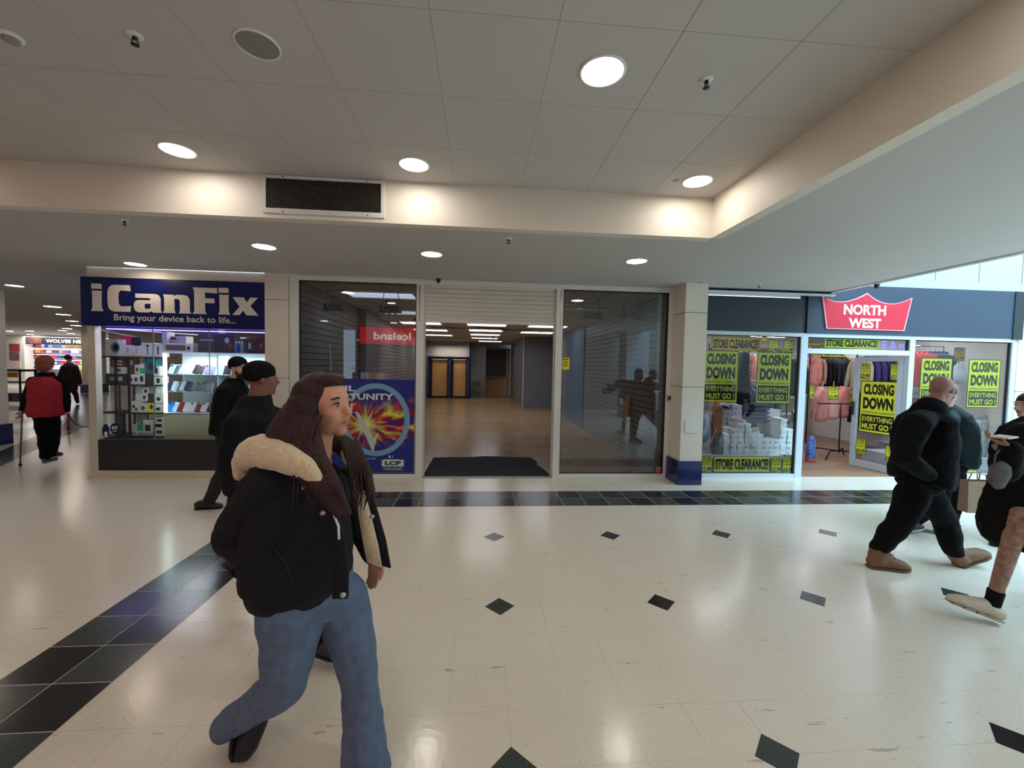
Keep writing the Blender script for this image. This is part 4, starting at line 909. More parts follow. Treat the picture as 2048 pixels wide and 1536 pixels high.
def store_banner(label, x0, z0, x1, z1, y, warm=False, group='store clearance banners', T=None):
    w_, h_ = x1 - x0, z1 - z0
    m = MB(); m.box((0, 0, 0), (w_, .003, h_), 1); e = .04 * h_
    m.box((e, -.0008, e), (w_ - e, 0, h_ - e), 0)
    put_text(m, 'STORE CLEARANCE!', w_ * .03, h_ * .17, w_ * .97, h_ * .84, -.0016, 1, .05)
    o = m.build('clearance_banner', [YEL2 if warm else YEL, PBLK]); o.location = (x0, y, z0)
    return tag(o, label, 'banner', group)
def price_card(label, x0, z0, x1, z1, y, price, warm=False, T=None, group='price cards'):
    w_, h_ = x1 - x0, z1 - z0
    m = MB(); m.box((0, 0, 0), (w_, .002, h_), 1); e = .05 * w_
    m.box((e, -.0008, e), (w_ - e, 0, h_ - e), 0)
    put_text(m, 'STORE', w_ * .12, h_ * .76, w_ * .88, h_ * .95, -.0014, 1, .03)
    put_text(m, 'CLEARANCE', w_ * .1, h_ * .63, w_ * .9, h_ * .73, -.0014, 1, .01)
    put_text(m, '(\u00a350.00)', w_ * .22, h_ * .44, w_ * .78, h_ * .56, -.0014, 1, .01)
    put_text(m, price, w_ * .08, h_ * .06, w_ * .92, h_ * .34, -.0014, 1, .03)
    o = m.build('price_card', [YEL2 if warm else YEL, PBLK]); o.location = (x0, y, z0)
    if T is not None: o.matrix_world = T
    return tag(o, label, 'price card', group)
def rct(u0, v0, u1, v1, y): return (wx(u0, (v0 + v1) / 2, y), wz((u0 + u1) / 2, v1, y), wx(u1, (v0 + v1) / 2, y), wz((u0 + u1) / 2, v0, y))
P = GY + .008
closing_poster('closing down poster at the left of left sale window, next to white pillar', *rct(1406.5, 701, 1476, 805, P), P)
closing_poster('closing down poster at the right of left sale window, above shoeboxes', *rct(1513, 704, 1582, 807.5, P), P)
closing_poster('closing down poster in the right sale window, partly behind the bald man', *rct(1840, 716, 1902, 812, P), P)
closing_poster('closing down poster at the right edge of right sale window', *rct(1935, 719, 1999, 816, P), P)
store_banner('store clearance banner along the bottom of the left sale window', *rct(1427, 912, 1540, 945, P), P)
store_banner('store clearance banner hanging at the top of the left sale window', *rct(1423.5, 674, 1519, 702, P + .25), P + .25, True)
store_banner('store clearance banner in the small window above the shop door', *rct(1648.5, 676.5, 1759, 697.5, P), P)
store_banner('second store clearance banner half hidden at the left above the shop door', *rct(1598, 686, 1648, 703, P + .5), P + .5, True)
store_banner('yellow banner hung inside, peeking below the door head bar', *rct(1624, 699, 1690, 713.5, 2.6), 2.6, True)
store_banner('store clearance banner at the bottom of the right sale window', *rct(1858, 914, 1955, 946, P), P)
store_banner('darker banner behind the two top price cards in left window', *rct(1519, 696, 1566, 706, P + .5), P + .5, True)
for l, r, p, dy, wm in [('price card at the bottom left corner of left sale window, beside white pillar', (1400.5, 911, 1425, 945.5), '\u00a32.99', 0, False),
                    ('price card just right of the bottom banner in left window', (1542, 912, 1563.5, 946), '\u00a32.99', 0, False), ('price card at the bottom right corner of left sale window', (1564.5, 912, 1588, 946.5), '\u00a34.99', 0, False),
                    ('price card at the top of left sale window, nearer the hanging banner', (1537, 678, 1556.5, 705), '\u00a32.99', .1, False), ('price card at the top of left sale window, nearer the door', (1568, 679.5, 1587, 705), '\u00a32.99', .1, False),
                    ('small dim price card hanging deep inside above the garments, left window', (1524, 671, 1534, 687), '\u00a32.99', 1.4, True), ('price card hanging on the pink hoodie stand inside the door', (1656, 772, 1677, 799), '\u00a33.99', 1.35, False),
                    ('cut price card hanging at the left inside the door', (1619.5, 770, 1628, 797), '\u00a33.99', 1.2, False), ('yellow card hanging deep inside behind the open door', (1697, 788, 1704, 812), '\u00a32.99', 2.4, True),
                    ('faded price card hanging at the top of the right sale window', (1908, 695, 1930, 722), '\u00a33.99', .6, True)]:
    price_card(l, *rct(*r, P + dy), P + dy, p, wm)
t = thing('neon_letters', 'small purple and blue glowing letter signs above the shop door', 'neon sign', (0, P + .3, 0))
m = MB(); r_ = rct(1764, 682, 1808, 698, P + .3); put_text(m, 'E & n', r_[0], r_[1] - .0, r_[2], r_[3], 0, 0, .03); m.build('violet_letters', mat('neon_violet', (130, 120, 230), .5, emit=((120, 110, 235), 1.2)), t)
m = MB(); r_ = rct(1736, 690, 1756, 699, P + .3); put_text(m, '10%', r_[0], r_[1], r_[2], r_[3], -.01, 0, .05); m.build('blue_letters', mat('neon_blue', (60, 90, 240), .5, emit=((50, 80, 240), 1.2)), t)
# ceiling lights inside
for i, (x, y) in enumerate([(3.9, 1.9), (4.6, 2.6), (5.6, 3.4), (6.6, 3.2), (7.2, 2.0), (8.2, 2.6), (4.4, 4.6), (7.0, 4.8), (8.4, 4.4)]):
    t = thing('strip_light', 'lit strip light inside the clothes shop, %s of nine' % ORD[i + 1], 'ceiling light', (x, y, 2.61), 0, 'strip lights in the clothes shop')
    MB().box((-.45, -.06, -.03), (.45, .06, .01)).build('housing', WHITEP, t); MB().quad([(-.44, -.05, -.032), (-.44, .05, -.032), (.44, .05, -.032), (.44, -.05, -.032)]).build('diffuser', TUBE2, t)
# the open glazed door
DL = fl(1697.3, 929.7); hinge = Vector((6.872, YF + .08, 0)); free = Vector((DL.x, DL.y, 0)); dv = (free - hinge); dl = dv.length; dn = dv.normalized(); ang = math.atan2(-dv.y, -dv.x)
t = thing('glazed_door', 'white framed glass shop door standing open inwards with yellow sale posters', 'door', tuple(free), ang)
t['kind'] = 'thing'
for nm, a, b in (('stile', (0, 0, .01), (.085, .045, 2.02)), ('stile', (dl - .085, 0, .01), (dl, .045, 2.02)), ('top_rail', (.085, 0, 1.94), (dl - .085, .045, 2.02)), ('bottom_rail', (.085, 0, .01), (dl - .085, .045, .13))):
    MB().box(a, b).build(nm, SHF, t)
MB().quad([(.085, .02, .13), (dl - .085, .02, .13), (dl - .085, .02, 1.94), (.085, .02, 1.94)]).build('pane', GLASSC, t)
MB().box((.02, -.03, .95), (.06, 0, 1.2)).build('handle', CHROME, t)
DT = Matrix.Translation(free) @ Matrix.Rotation(ang, 4, 'Z')
def onleaf(u, v):
    d = ray(u, v); nrm = Vector((-dn.y, dn.x, 0)); tt = (free - CAM).dot(nrm) / d.dot(nrm); p = CAM + d * tt
    return ((p - free).dot(-dn), p.z)
a = onleaf(1724, 865); b = onleaf(1783, 775)
sx = 1.0
def leafplace(x, z): return DT @ Matrix.Translation((x, .012, z))
closing_poster('closing down poster on the open glass door', 0, 0, .60, .93, 0, T=leafplace(.13, .66))
for l, x, z, p in [('price card at the top of open door glass, farther from hinge', .105, 1.62, '\u00a32.99'), ('price card at the top of open door glass, nearer the hinge', .60, 1.62, '\u00a33.99'), ('price card low on the open door, farther from hinge', .10, .25, '\u00a34.99'), ('price card low on the open door, nearer the hinge', .60, .22, '\u00a36.99')]:
    price_card(l, 0, 0, .17, .28, 0, p, T=leafplace(x, z))

# ---- garments
def garment_meshes():
    m = MB()
    m.loft([((0, 0, .0), (.06, .035), (1, 0, 0)), ((0, 0, -.03), (.13, .045), (1, 0, 0)), ((0, 0, -.075), (.20, .055), (1, 0, 0)), ((0, 0, -.2), (.22, .07), (1, 0, 0)), ((.01, 0, -.42), (.21, .07), (1, 0, 0)), ((0, 0, -.60), (.225, .085), (1, 0, 0)), ((0, 0, -.68), (.20, .06), (1, 0, 0))], 18)
    for s in (-1, 1): m.loft([((s * .17, 0, -.06), (.045, .05), (1, 0, 0)), ((s * .235, .01, -.2), (.05, .055), (1, 0, 0)), ((s * .265, .03, -.42), (.045, .05), (1, 0, 0)), ((s * .27, .045, -.62), (.036, .04), (1, 0, 0))], 12)
    m.loft([((0, .03, .02), (.09, .04), (1, 0, 0)), ((0, .06, -.05), (.10, .05), (1, 0, 0)), ((0, .07, -.14), (.07, .03), (1, 0, 0))], 12)
    h = MB(); h.tube([(0, 0, .10), (.02, 0, .12), (0, 0, .14), (-.02, 0, .12)], .004, 6); h.tube([(0, 0, .10), (0, 0, .02), (-.18, 0, -.05)], .005, 6); h.tube([(0, 0, .03), (.18, 0, -.05)], .005, 6)
    return m.mesh('garment', PAINT, True), h.mesh('hanger', WHITEP, True)
GM, HM = garment_meshes()
def cloth(c, name=None): return mat('cloth_%d_%d_%d' % c, c, .9, noise=(9, .08), bump=(14, 1.0))
def garment(x, y, z, rz, c, label, cat='jacket', nm='hanging_jacket', s=1.0, group=None):
    t = thing(nm, label, cat, (x, y, z), rz, group); t.scale = (s, s, s)
    o = link('cloth', GM, t); o.material_slots[0].link = 'OBJECT'; o.material_slots[0].material = cloth(c)
    link('hanger', HM, t); return t
def rail(label, x0, x1, y0, y1, z):
    t = thing('garment_rail', label, 'rail', (0, 0, 0)); MB().tube([(x0, y0, z), (x1, y1, z)], .014, 10).build('bar', CHROME, t, True)
    for q, (x, y) in enumerate(((x0, y0), (x1, y1))): MB().tube([(x, y, z), (x, y, .01)], .014, 10).build('upright', BLACKM, t, True)
def row(u0, u1, vtop, y, cols, kind, where, rz=PI / 2, s=1.0, nm='hanging_jacket', dy=0.0, group=None):
    sp = abs(wx(u1, vtop, y) - wx(u0, vtop, y)) / len(cols); thk = min(1.0, max(.3, sp / .17)) if rz > 1 else 1
    n = len(cols); zt = wz((u0 + u1) / 2, vtop, y) - .0
    for k, c in enumerate(cols):
        q = (k + .5) / n; yy = y + dy * q; x = wx(u0 + (u1 - u0) * q, vtop, yy)
        gt = garment(x, yy, zt, rz + random.uniform(-.05, .05), c[1], '%s %s %s, %s from the left' % (c[0], kind, where, ORD[k + 1]), kind, nm, s, group or ('clothes ' + where)); gt.scale = (s, s * thk, s)
    if kind == 'hoodie' and rz < 1: return
    rail('metal rail holding the clothes ' + where, wx(u0 - 2, vtop, y), wx(u1 + 2, vtop, y + dy), y, y + dy, zt + .13)
BKc = ('black', (24, 23, 26)); BG = ('beige', (196, 160, 132)); PKc = ('pink', (226, 150, 140)); NVc = ('navy', (38, 44, 92)); RDc = ('red', (172, 30, 44)); BLc = ('dark blue', (38, 62, 96)); CH = ('charcoal', (58, 60, 68)); PUc = ('purple', (72, 60, 130)); GRc = ('dark green', (34, 60, 60)); OFF = ('cream', (206, 190, 166))
row(1622, 1712, 716, 4.3, [PKc, BG, BKc, BKc, CH, CH, BKc, BKc, BG, OFF], 'hoodie', 'on the far upper rail seen through the doorway')
row(1634, 1700, 778, 2.85, [PKc, ('pale pink', (232, 170, 156)), ('dusty pink', (214, 136, 126))], 'hoodie', 'on the low stand inside the doorway', rz=.5, s=1.0, dy=1.0)
row(1716, 1808, 716, 3.6, [OFF, PUc, PUc, BLc, NVc, NVc, NVc], 'jacket', 'behind the open door glass', s=1.1)
row(1720, 1800, 790, 3.9, [BKc, CH, BKc, NVc, BKc], 'jacket', 'on the lower rail behind the open door', s=1.1)
row(1818, 1912, 706, 2.6, [RDc, RDc, RDc, RDc, BLc, BLc, BLc, BLc, GRc, BLc], 'jacket', 'on the upper rail in the right window', s=1.0)
row(1936, 1985, 706, 2.4, [BLc, GRc, BKc, BKc], 'coat', 'at the right end of the right window', s=1.15)
row(1818, 1900, 800, 2.9, [RDc, CH, BKc, NVc, BKc, CH], 'jacket', 'on the lower rail in the right window', s=1.0)
row(1500, 1545, 712, 3.2, [PKc, OFF, BKc, CH, CH], 'top', 'deep inside behind the left window', s=1.0)
row(1478, 1545, 775, 2.7, [CH, NVc, CH, NVc, CH], 'coat', 'low behind the posters of left window', s=1.2)
row(1420, 1478, 700, 3.0, [BKc, OFF, CH, BG, BKc], 'top', 'behind the leftmost poster', s=1.0)
row(1580, 1600, 722, 2.6, [BKc, CH], 'coat', 'at the right edge of left window', s=1.0)
# patterned robe
t = thing('patterned_robe', 'long black robe with grey key pattern hanging between two window posters', 'robe', (wx(1489, 700, 1.75), 1.75, wz(1489, 708, 1.75)))
m = MB(); m.loft([((0, 0, .04), (.03, .03), (1, 0, 0)), ((0, 0, -.0), (.08, .06), (1, 0, 0)), ((0, 0, -.3), (.10, .06), (1, 0, 0)), ((.02, 0, -.6), (.11, .06), (1, 0, 0)), ((.03, 0, -.86), (.115, .05), (1, 0, 0))], 18); m.build('cloth', cloth((26, 25, 28)), t, True)
m = MB()
for i in range(4):
    for j in range(12):
        x = -.06 + i * .042 + .02 * (j / 12); z = -.06 - j * .066; y = -.066
        m.box((x, y - .002, z), (x + .026, y, z + .006)); m.box((x, y - .002, z), (x + .005, y, z + .03)); m.box((x + .012, y - .002, z + .016), (x + .017, y, z + .03)); m.box((x + .012, y - .002, z + .028), (x + .03, y, z + .033))
m.build('key_pattern', mat('pattern_grey', (74, 74, 80), .7), t)
t = thing('puffer_coat', 'navy quilted puffer coat draped above the shoeboxes in left window', 'coat', (wx(1510, 830, 2.0), 2.0, wz(1510, 846, 2.0)))
m = MB()
for k in range(5): m.ell((0, 0, .05 + k * .07), (.30 - .01 * k, .13, .045), 0, None, 20, 8)
m.build('quilting', cloth((44, 48, 66)), t, True)
t = thing('patterned_towel', 'pale blue zigzag cloth hanging at the left edge of left window', 'cloth', (wx(1411, 850, 1.5), 1.5, wz(1411, 885, 1.5)))
m = MB(); m.loft([((0, 0, 0), (.03, .03), (1, 0, 0)), ((0, 0, .12), (.09, .05), (1, 0, 0)), ((0, 0, .32), (.075, .04), (1, 0, 0)), ((0, 0, .48), (.02, .02), (1, 0, 0))], 16, 0); m.build('cloth', mat('zigzag', (140, 160, 176), .8, noise=(40, .6)), t, True)
t = thing('sock_display', 'single black sock hanging beside the window frame above the shoeboxes', 'sock', (wx(1586, 835, 1.5), 1.5, wz(1586, 846, 1.5)))
m = MB(); m.loft([((0, 0, .21), (.03, .02), (1, 0, 0)), ((0, 0, .08), (.028, .02), (1, 0, 0)), ((-.01, 0, .03), (.035, .025), (1, 0, 0)), ((-.06, 0, .01), (.028, .02), (0, 0, 1)), ((-.10, 0, .0), (.015, .015), (0, 0, 1))], 14); m.build('knit', cloth((24, 24, 26)), t, True); MB().box((-.02, -.025, .17), (.03, -.02, .24)).build('card', mat('pale_card', (176, 206, 214), .5), t)
# white mannequin torso with long white outfit in right window
t = thing('white_outfit', 'white top and trousers hanging on a stand between right window posters', 'clothes', (wx(1918, 760, 1.9), 1.9, 0))
z_ = wz(1918, 728, 1.9)
m = MB(); m.loft([((0, 0, z_), (.05, .04), (1, 0, 0)), ((0, 0, z_ - .05), (.11, .05), (1, 0, 0)), ((0, 0, z_ - .22), (.10, .06), (1, 0, 0)), ((0, 0, z_ - .34), (.09, .05), (1, 0, 0))], 16); m.build('top', cloth((222, 226, 230)), t, True)
m = MB(); m.loft([((0, .01, z_ - .33), (.07, .05), (1, 0, 0)), ((0, .01, z_ - .7), (.075, .05), (1, 0, 0)), ((0, .01, z_ - 1.0), (.06, .04), (1, 0, 0))], 14); m.build('trousers', cloth((214, 200, 200)), t, True)
MB().tube([(0, .03, 0.01), (0, .03, z_ + .1)], .012, 8).build('stand', CHROME, t, True)
# hoodie stand
t = thing('display_stand', 'black metal display stand with splayed feet under the pink hoodies', 'stand', (wx(1661, 890, 2.95), 2.75, 0))
MB().tube([(0, 0, .1), (0, 0, 1.12)], .012, 8).build('pole', BLACKM, t, True)
for k, (x, y) in enumerate(((-.45, -.2), (.42, -.25), (.4, .3), (-.4, .3))): MB().tube([(0, 0, .14), (x * .7, y * .7, .16), (x, y, .01)], .014, 8).build('leg', BLACKM, t, True)
MB().tube([(-.5, 0, 1.1), (.5, 0, 1.1)], .012, 8).build('arm', BLACKM, t, True)
t = thing('toy_bag', 'blue and white lattice bag with red base just inside the doorway', 'bag', (wx(1622, 890, 2.4), 2.4, .004))
MB().loft([((0, 0, 0), (.07, .06), (1, 0, 0)), ((0, 0, .08), (.09, .07), (1, 0, 0)), ((0, 0, .42), (.08, .06), (1, 0, 0)), ((0, 0, .5), (.03, .03), (1, 0, 0))], 16).build('fabric', mat('lattice_blue', (90, 110, 170), .7, noise=(30, .8)), t, True)
MB().loft([((0, 0, 0), (.092, .075), (1, 0, 0)), ((0, 0, .05), (.094, .076), (1, 0, 0))], 16).build('base', mat('bag_red', (206, 70, 60), .6), t, True)

# ---- shoeboxes
def shoebox_mesh(w_, h_, d_):
    a = MB(); a.box((0, 0, 0), (w_, d_, h_ * .68)); b = MB(); b.box((-.003, -.003, h_ * .62), (w_ + .003, d_ + .003, h_)); c = MB()
    c.add([(w_ * .3 + .014 * math.cos(2 * PI * k / 14), -.0006, h_ * .3 + .014 * math.sin(2 * PI * k / 14)) for k in range(14)], [tuple(range(14))])
    return a.mesh('carton', mat('shoebox_white', (206, 212, 214), .5)), b.mesh('lid', mat('shoebox_lid', (216, 222, 224), .5)), c.mesh('logo_dot', mat('logo_maroon', (120, 52, 66), .5))
def shoe_stack(u, vtop, n, y, meshes, w_, h_, cname, where, stand=.02, tint=None):
    x = wx(u, (vtop + 909) / 2, y)
    for k in range(n):
        t = thing('shoebox', '%s shoebox in the %s, %s from the bottom' % (cname, where, ORD[k + 1]), 'shoebox', (x + random.uniform(-.006, .006), y + random.uniform(-.01, .01), stand + k * h_), random.uniform(-.03, .03), 'stacked shoeboxes')
        for i, me in enumerate(meshes):
            if i == 2 and random.random() < .55: continue
            o = link(('carton', 'lid', 'logo_dot')[i], me, t)
            if tint and i < 2: o.material_slots[0].link = 'OBJECT'; o.material_slots[0].material = tint
SBX = shoebox_mesh(.104, .088, .26)
base_z = wz(1500, 909, 1.62)
t = thing('display_plinth', 'low white window plinth carrying the shoeboxes in the left sale window', 'plinth', (3.34, 1.42, .004)); MB().box((0, 0, 0), (1.60, .75, base_z - .006)).build('body', SHF, t)
t = thing('display_plinth', 'low white window plinth carrying the shoeboxes in the right sale window', 'plinth', (7.05, 1.42, .004)); MB().box((0, 0, 0), (1.62, .75, base_z - .006)).build('body', SHF, t)
hts = [4, 5, 6, 6, 4, 4, 3, 3, 3, 7, 5]
us = [1447.5, 1461.5, 1475.5, 1489.5, 1501.5, 1513, 1525, 1536.5, 1548, 1560, 1573.5]
for i, (u, n) in enumerate(zip(us, hts)):
    shoe_stack(u, 880, n, 1.62, SBX, .104, .088, 'white', ORD[i + 1] + ' white column of left sale window', base_z)
SB2 = shoebox_mesh(.16, .09, .28)
shoe_stack(1424.5, 870, 9, 1.66, SB2, .15, .09, 'brown', 'brown column of left sale window', base_z, mat('shoebox_brown', (150, 92, 62), .6))
shoe_stack(1405.5, 870, 10, 1.70, SB2, .15, .09, 'pinkish', 'pinkish column beside the white pillar', base_z, mat('shoebox_pink', (186, 160, 164), .6))
shoe_stack(1447, 870, 8, 1.95, SB2, .16, .09, 'grey lilac', 'grey lilac column behind the white ones', base_z, mat('shoebox_lilac', (176, 170, 184), .6))
shoe_stack(1463, 870, 9, 1.95, SB2, .16, .09, 'lilac', 'lilac column behind the third white column', base_z, mat('shoebox_lilac2', (196, 190, 204), .6))
for i, (u, n) in enumerate(zip([1904, 1926, 1944, 1962, 1981], [5, 6, 6, 6, 5])):
    shoe_stack(u, 870, n, 1.62, shoebox_mesh(.16, .105, .28) if i == 0 else SB3, .16, .105, 'white', ORD[i + 1] + ' column of right sale window', base_z) if i else None
    if i == 0:
        SB3 = shoebox_mesh(.155, .105, .28)
        shoe_stack(u, 870, n, 1.62, SB3, .155, .105, 'white', 'first column of right sale window', base_z)
t = thing('grey_crate', 'slate grey carton left of the white shoebox columns', 'carton', (wx(1438, 890, 1.60), 1.60, base_z)); MB().box((-.07, 0, 0), (.06, .2, .32)).build('body', mat('crate_slate', (92, 98, 110), .6), t)
t = thing('beige_carton', 'large beige carton standing behind the low shoebox columns', 'carton', (wx(1546, 860, 1.95), 1.95, base_z)); MB().box((-.13, 0, 0), (.12, .25, .74)).build('body', mat('carton_beige', (170, 160, 156), .6), t)
def shoe_mesh(c, sole=(210, 210, 208)):
    m = MB(); m.loft([((-.12, 0, .045), (.03, .035), (0, 1, 0)), ((-.06, 0, .055), (.036, .05), (0, 1, 0)), ((.0, 0, .045), (.04, .04), (0, 1, 0)), ((.08, 0, .035), (.042, .028), (0, 1, 0)), ((.13, 0, .028), (.025, .018), (0, 1, 0))], 14)
    s_ = MB(); s_.loft([((-.135, 0, .012), (.03, .012), (0, 1, 0)), ((0, 0, .012), (.042, .012), (0, 1, 0)), ((.10, 0, .012), (.042, .012), (0, 1, 0)), ((.15, 0, .014), (.015, .01), (0, 1, 0))], 14)
    return m.mesh('upper', cloth(c), True), s_.mesh('sole', mat('sole_%d' % sole[0], sole, .6), True)
for i, (u, v, y, c, l) in enumerate([(1445, 826, 1.95, (30, 30, 34), 'black and white trainer on top of the grey lilac shoeboxes'), (1461, 826, 1.9, (206, 206, 206), 'white trainer on top of the lilac shoeboxes'), (1426, 822, 1.66, (190, 110, 50), 'orange brown shoe on top of the brown shoeboxes'),
        (1405, 815, 1.70, (24, 22, 24), 'black shoe on top of the pinkish shoeboxes beside pillar'), (1478, 842, 1.62, (190, 170, 160), 'beige shoe on the third white shoebox column'), (1507, 868, 1.62, (150, 140, 136), 'taupe shoe on the fifth white shoebox column'), (1533, 876, 1.62, (64, 62, 66), 'dark slipper on the low shoebox columns'), (1512, 842, 1.8, (176, 206, 220), 'pale blue shoe standing behind the fifth white column'),
        (1937, 823, 1.62, (216, 130, 100), 'orange pink shoe on the right window shoeboxes'), (1970, 823, 1.62, (196, 180, 190), 'lilac shoe on the right window shoeboxes')]):
    # rests on its stack
    z = {0: base_z + 8 * .09, 1: base_z + 9 * .09, 2: base_z + 9 * .09, 3: base_z + 10 * .09, 4: base_z + 6 * .088, 5: base_z + 4 * .088, 6: base_z + 3 * .088, 7: base_z, 8: base_z + 6 * .105, 9: base_z + 6 * .105}[i]
    t = thing('display_shoe', l, 'shoe', (wx(u, v, y) + .05, y + .12, z + .001), random.uniform(-.3, .3) + (PI if i % 2 else 0), 'display shoes'); a, b = shoe_mesh(c); link('upper', a, t); link('sole', b, t)
# trainers and stack seen through the open door glass
t = thing('floor_trainer', 'grey trainer with white sole on the floor behind the open door', 'shoe', (wx(1748, 922, 2.4), 2.4, .004), .4); a, b = shoe_mesh((90, 90, 100)); link('upper', a, t); link('sole', b, t)
for k in range(7):
    t = thing('folded_jeans', 'folded pale garment on the floor pile behind open door, %s from the bottom' % ORD[k + 1], 'folded clothes', (wx(1778, 900, 2.7), 2.7, .004 + k * .05), random.uniform(-.1, .1), 'pile of folded clothes')
    MB().loft([((-.16, 0, .025), (.12, .02), (0, 1, 0)), ((-.14, 0, .025), (.15, .025), (0, 1, 0)), ((.14, 0, .025), (.15, .025), (0, 1, 0)), ((.16, 0, .025), (.12, .02), (0, 1, 0))], 12).build('cloth', mat('folded_grey', (150, 150, 170), .8), t)
# shelves with stock on rear wall
for i, (x, c) in enumerate([(3.9, (90, 90, 110)), (5.2, (120, 100, 100)), (8.2, (80, 90, 120))]):
    t = thing('wall_shelving', ['white stock shelving at the rear left of clothes shop', 'white stock shelving at the rear middle of clothes shop', 'white stock shelving at the rear right of clothes shop'][i], 'shelving', (x, 5.75, 0))
    for k in range(5): MB().box((-.5, -.2, .1 + k * .45), (.5, .2, .13 + k * .45)).build('shelf', WHITEP, t)
    for s in (-1, 1): MB().box((s * .5 - .015, -.2, .0), (s * .5 + .015, .2, 2.2)).build('side', WHITEP, t)

# ================================================================ PEOPLE
_wt = bpy.data.textures.new('wrinkle', 'CLOUDS'); _wt.noise_scale = .13; _wt.noise_depth = 2
def remesh(mb, voxel, name, mats, smooth=4, wr=0.0):
    me = mb.mesh(name, mats, True)
    o = bpy.data.objects.new('tmp', me); COL.objects.link(o)
    r = o.modifiers.new('r', 'REMESH'); r.mode = 'VOXEL'; r.voxel_size = voxel; r.use_smooth_shade = True
    if wr:
        q = o.modifiers.new('d', 'DISPLACE'); q.texture = _wt; q.strength = wr; q.mid_level = .5; q.texture_coords = 'LOCAL'
    s = o.modifiers.new('s', 'SMOOTH'); s.factor = .5; s.iterations = smooth
    dg = bpy.context.evaluated_depsgraph_get(); dg.update()
    out = bpy.data.meshes.new_from_object(o.evaluated_get(dg)); out.name = name
    bpy.data.objects.remove(o); bpy.data.meshes.remove(me)
    if not out.materials: out.materials.append(mats)
    return out
class Fig:
    """collects shapes in world coordinates, links them as children of an Empty on the floor"""
    def __init__(s, name, label, root, group=None):
        s.root = Vector(root); s.t = thing(name, label, 'person', root, 0, group)
    def put(s, nm, mb, m, voxel=None, smooth=4, parent=None, wr=0.0):
        T = Matrix.Translation(-s.root)
        mb.v = [T @ v for v in mb.v]
        if voxel: me = remesh(mb, voxel, nm, m, smooth, wr)
        else: me = mb.mesh(nm, m, True)
        return link(nm, me, parent or s.t)
def PX(u, v, y): return Yp(u, v, y)
def lerp(a, b, q): return a + (b - a) * q
def limb(mb, pts, rad, seg=14, side=None):
    """pts joints, rad list per joint (r or (rx, ry)); extra rings round the joints keep the taper"""
    P = [Vector(p) for p in pts]; secs = []
    for i, p in enumerate(P):
        r = rad[i]; r = (r, r) if isinstance(r, (int, float)) else r
        secs.append((p, r, side))
        if i < len(P) - 1:
            r2 = rad[i + 1]; r2 = (r2, r2) if isinstance(r2, (int, float)) else r2
            for q in (.33, .66): secs.append((lerp(p, P[i + 1], q), (lerp(r[0], r2[0], q) * 1.03, lerp(r[1], r2[1], q) * 1.03), side))
    mb.loft(secs, seg)
    for p, r in zip(P, rad):
        r = r if isinstance(r, (int, float)) else min(r); mb.ell(p, (r * .98,) * 3, seg=12, rings=8)
def head_T(c, yaw, pitch=0, roll=0, k=1.0):
    return Matrix.Translation(c) @ Matrix.Rotation(yaw, 4, 'Z') @ Matrix.Rotation(-pitch, 4, 'Y') @ Matrix.Rotation(roll, 4, 'X') @ Matrix.Scale(k, 4)
def head_shape(mb, T, male=False):
    e = lambda c, r, rot=None: mb.ell(c, r, 0, T, 22, 14, rot)
    e((-.012, 0, .035), (.096, .076, .088)); e((.028, 0, .012), (.066, .064, .078)); e((.022, 0, -.045), (.066, .056, .066)); e((.012, 0, -.075), (.062, .05, .04))
    e((.062, 0, -.098), (.028, .03 if male else .024, .02)); e((.052, .034, -.03), (.034, .026, .034)); e((.052, -.034, -.03), (.034, .026, .034))
    e((.068, 0, .034), (.024, .052, .014)); e((.076, 0, -.062), (.019, .027, .016))
    mb.loft([((.080, 0, .022), (.010, .008), (0, 1, 0)), ((.098, 0, -.006), (.011, .011), (0, 1, 0)), ((.112, 0, -.026), (.014, .012), (0, 1, 0)), ((.094, 0, -.036), (.018, .010), (0, 1, 0))], 12, 0, T)
    for s in (-1, 1): e((-.012, s * .077, -.006), (.017, .008, .031), (0, .25, s * .25))
def face_parts(F, T, brow, iris, lip, skin_lid, eyes='open', parent=None):
    for s in (-1, 1):
        m = MB(); m.loft([((.083, s * .016, .029), (.004, .003), None), ((.088, s * .034, .034), (.005, .0035), None), ((.076, s * .056, .028), (.003, .002), None)], 8, 0, T); F.put('eyebrow', m, brow)
        m = MB(); m.ell((.0745, s * .033, .006), (.0115, .0145, .0085), 0, T, 14, 10); F.put('eye', m, mat('eye_white', (206, 198, 192), .2))
        m = MB(); m.ell((.083, s * .033, .0045), (.004, .0062, .0062), 0, T, 12, 8); F.put('iris', m, iris)
        m = MB(); m.loft([((.082, s * .018, .010), (.003, .003), None), ((.089, s * .033, .0155), (.0035, .004), None), ((.078, s * .048, .009), (.003, .003), None)], 8, 0, T); F.put('eyelid', m, skin_lid)
    m = MB(); m.ell((.0925, 0, -.058), (.006, .021, .0048), 0, T, 14, 8); m.ell((.0915, 0, -.067), (.0065, .018, .0055), 0, T, 14, 8); F.put('lips', m, lip)
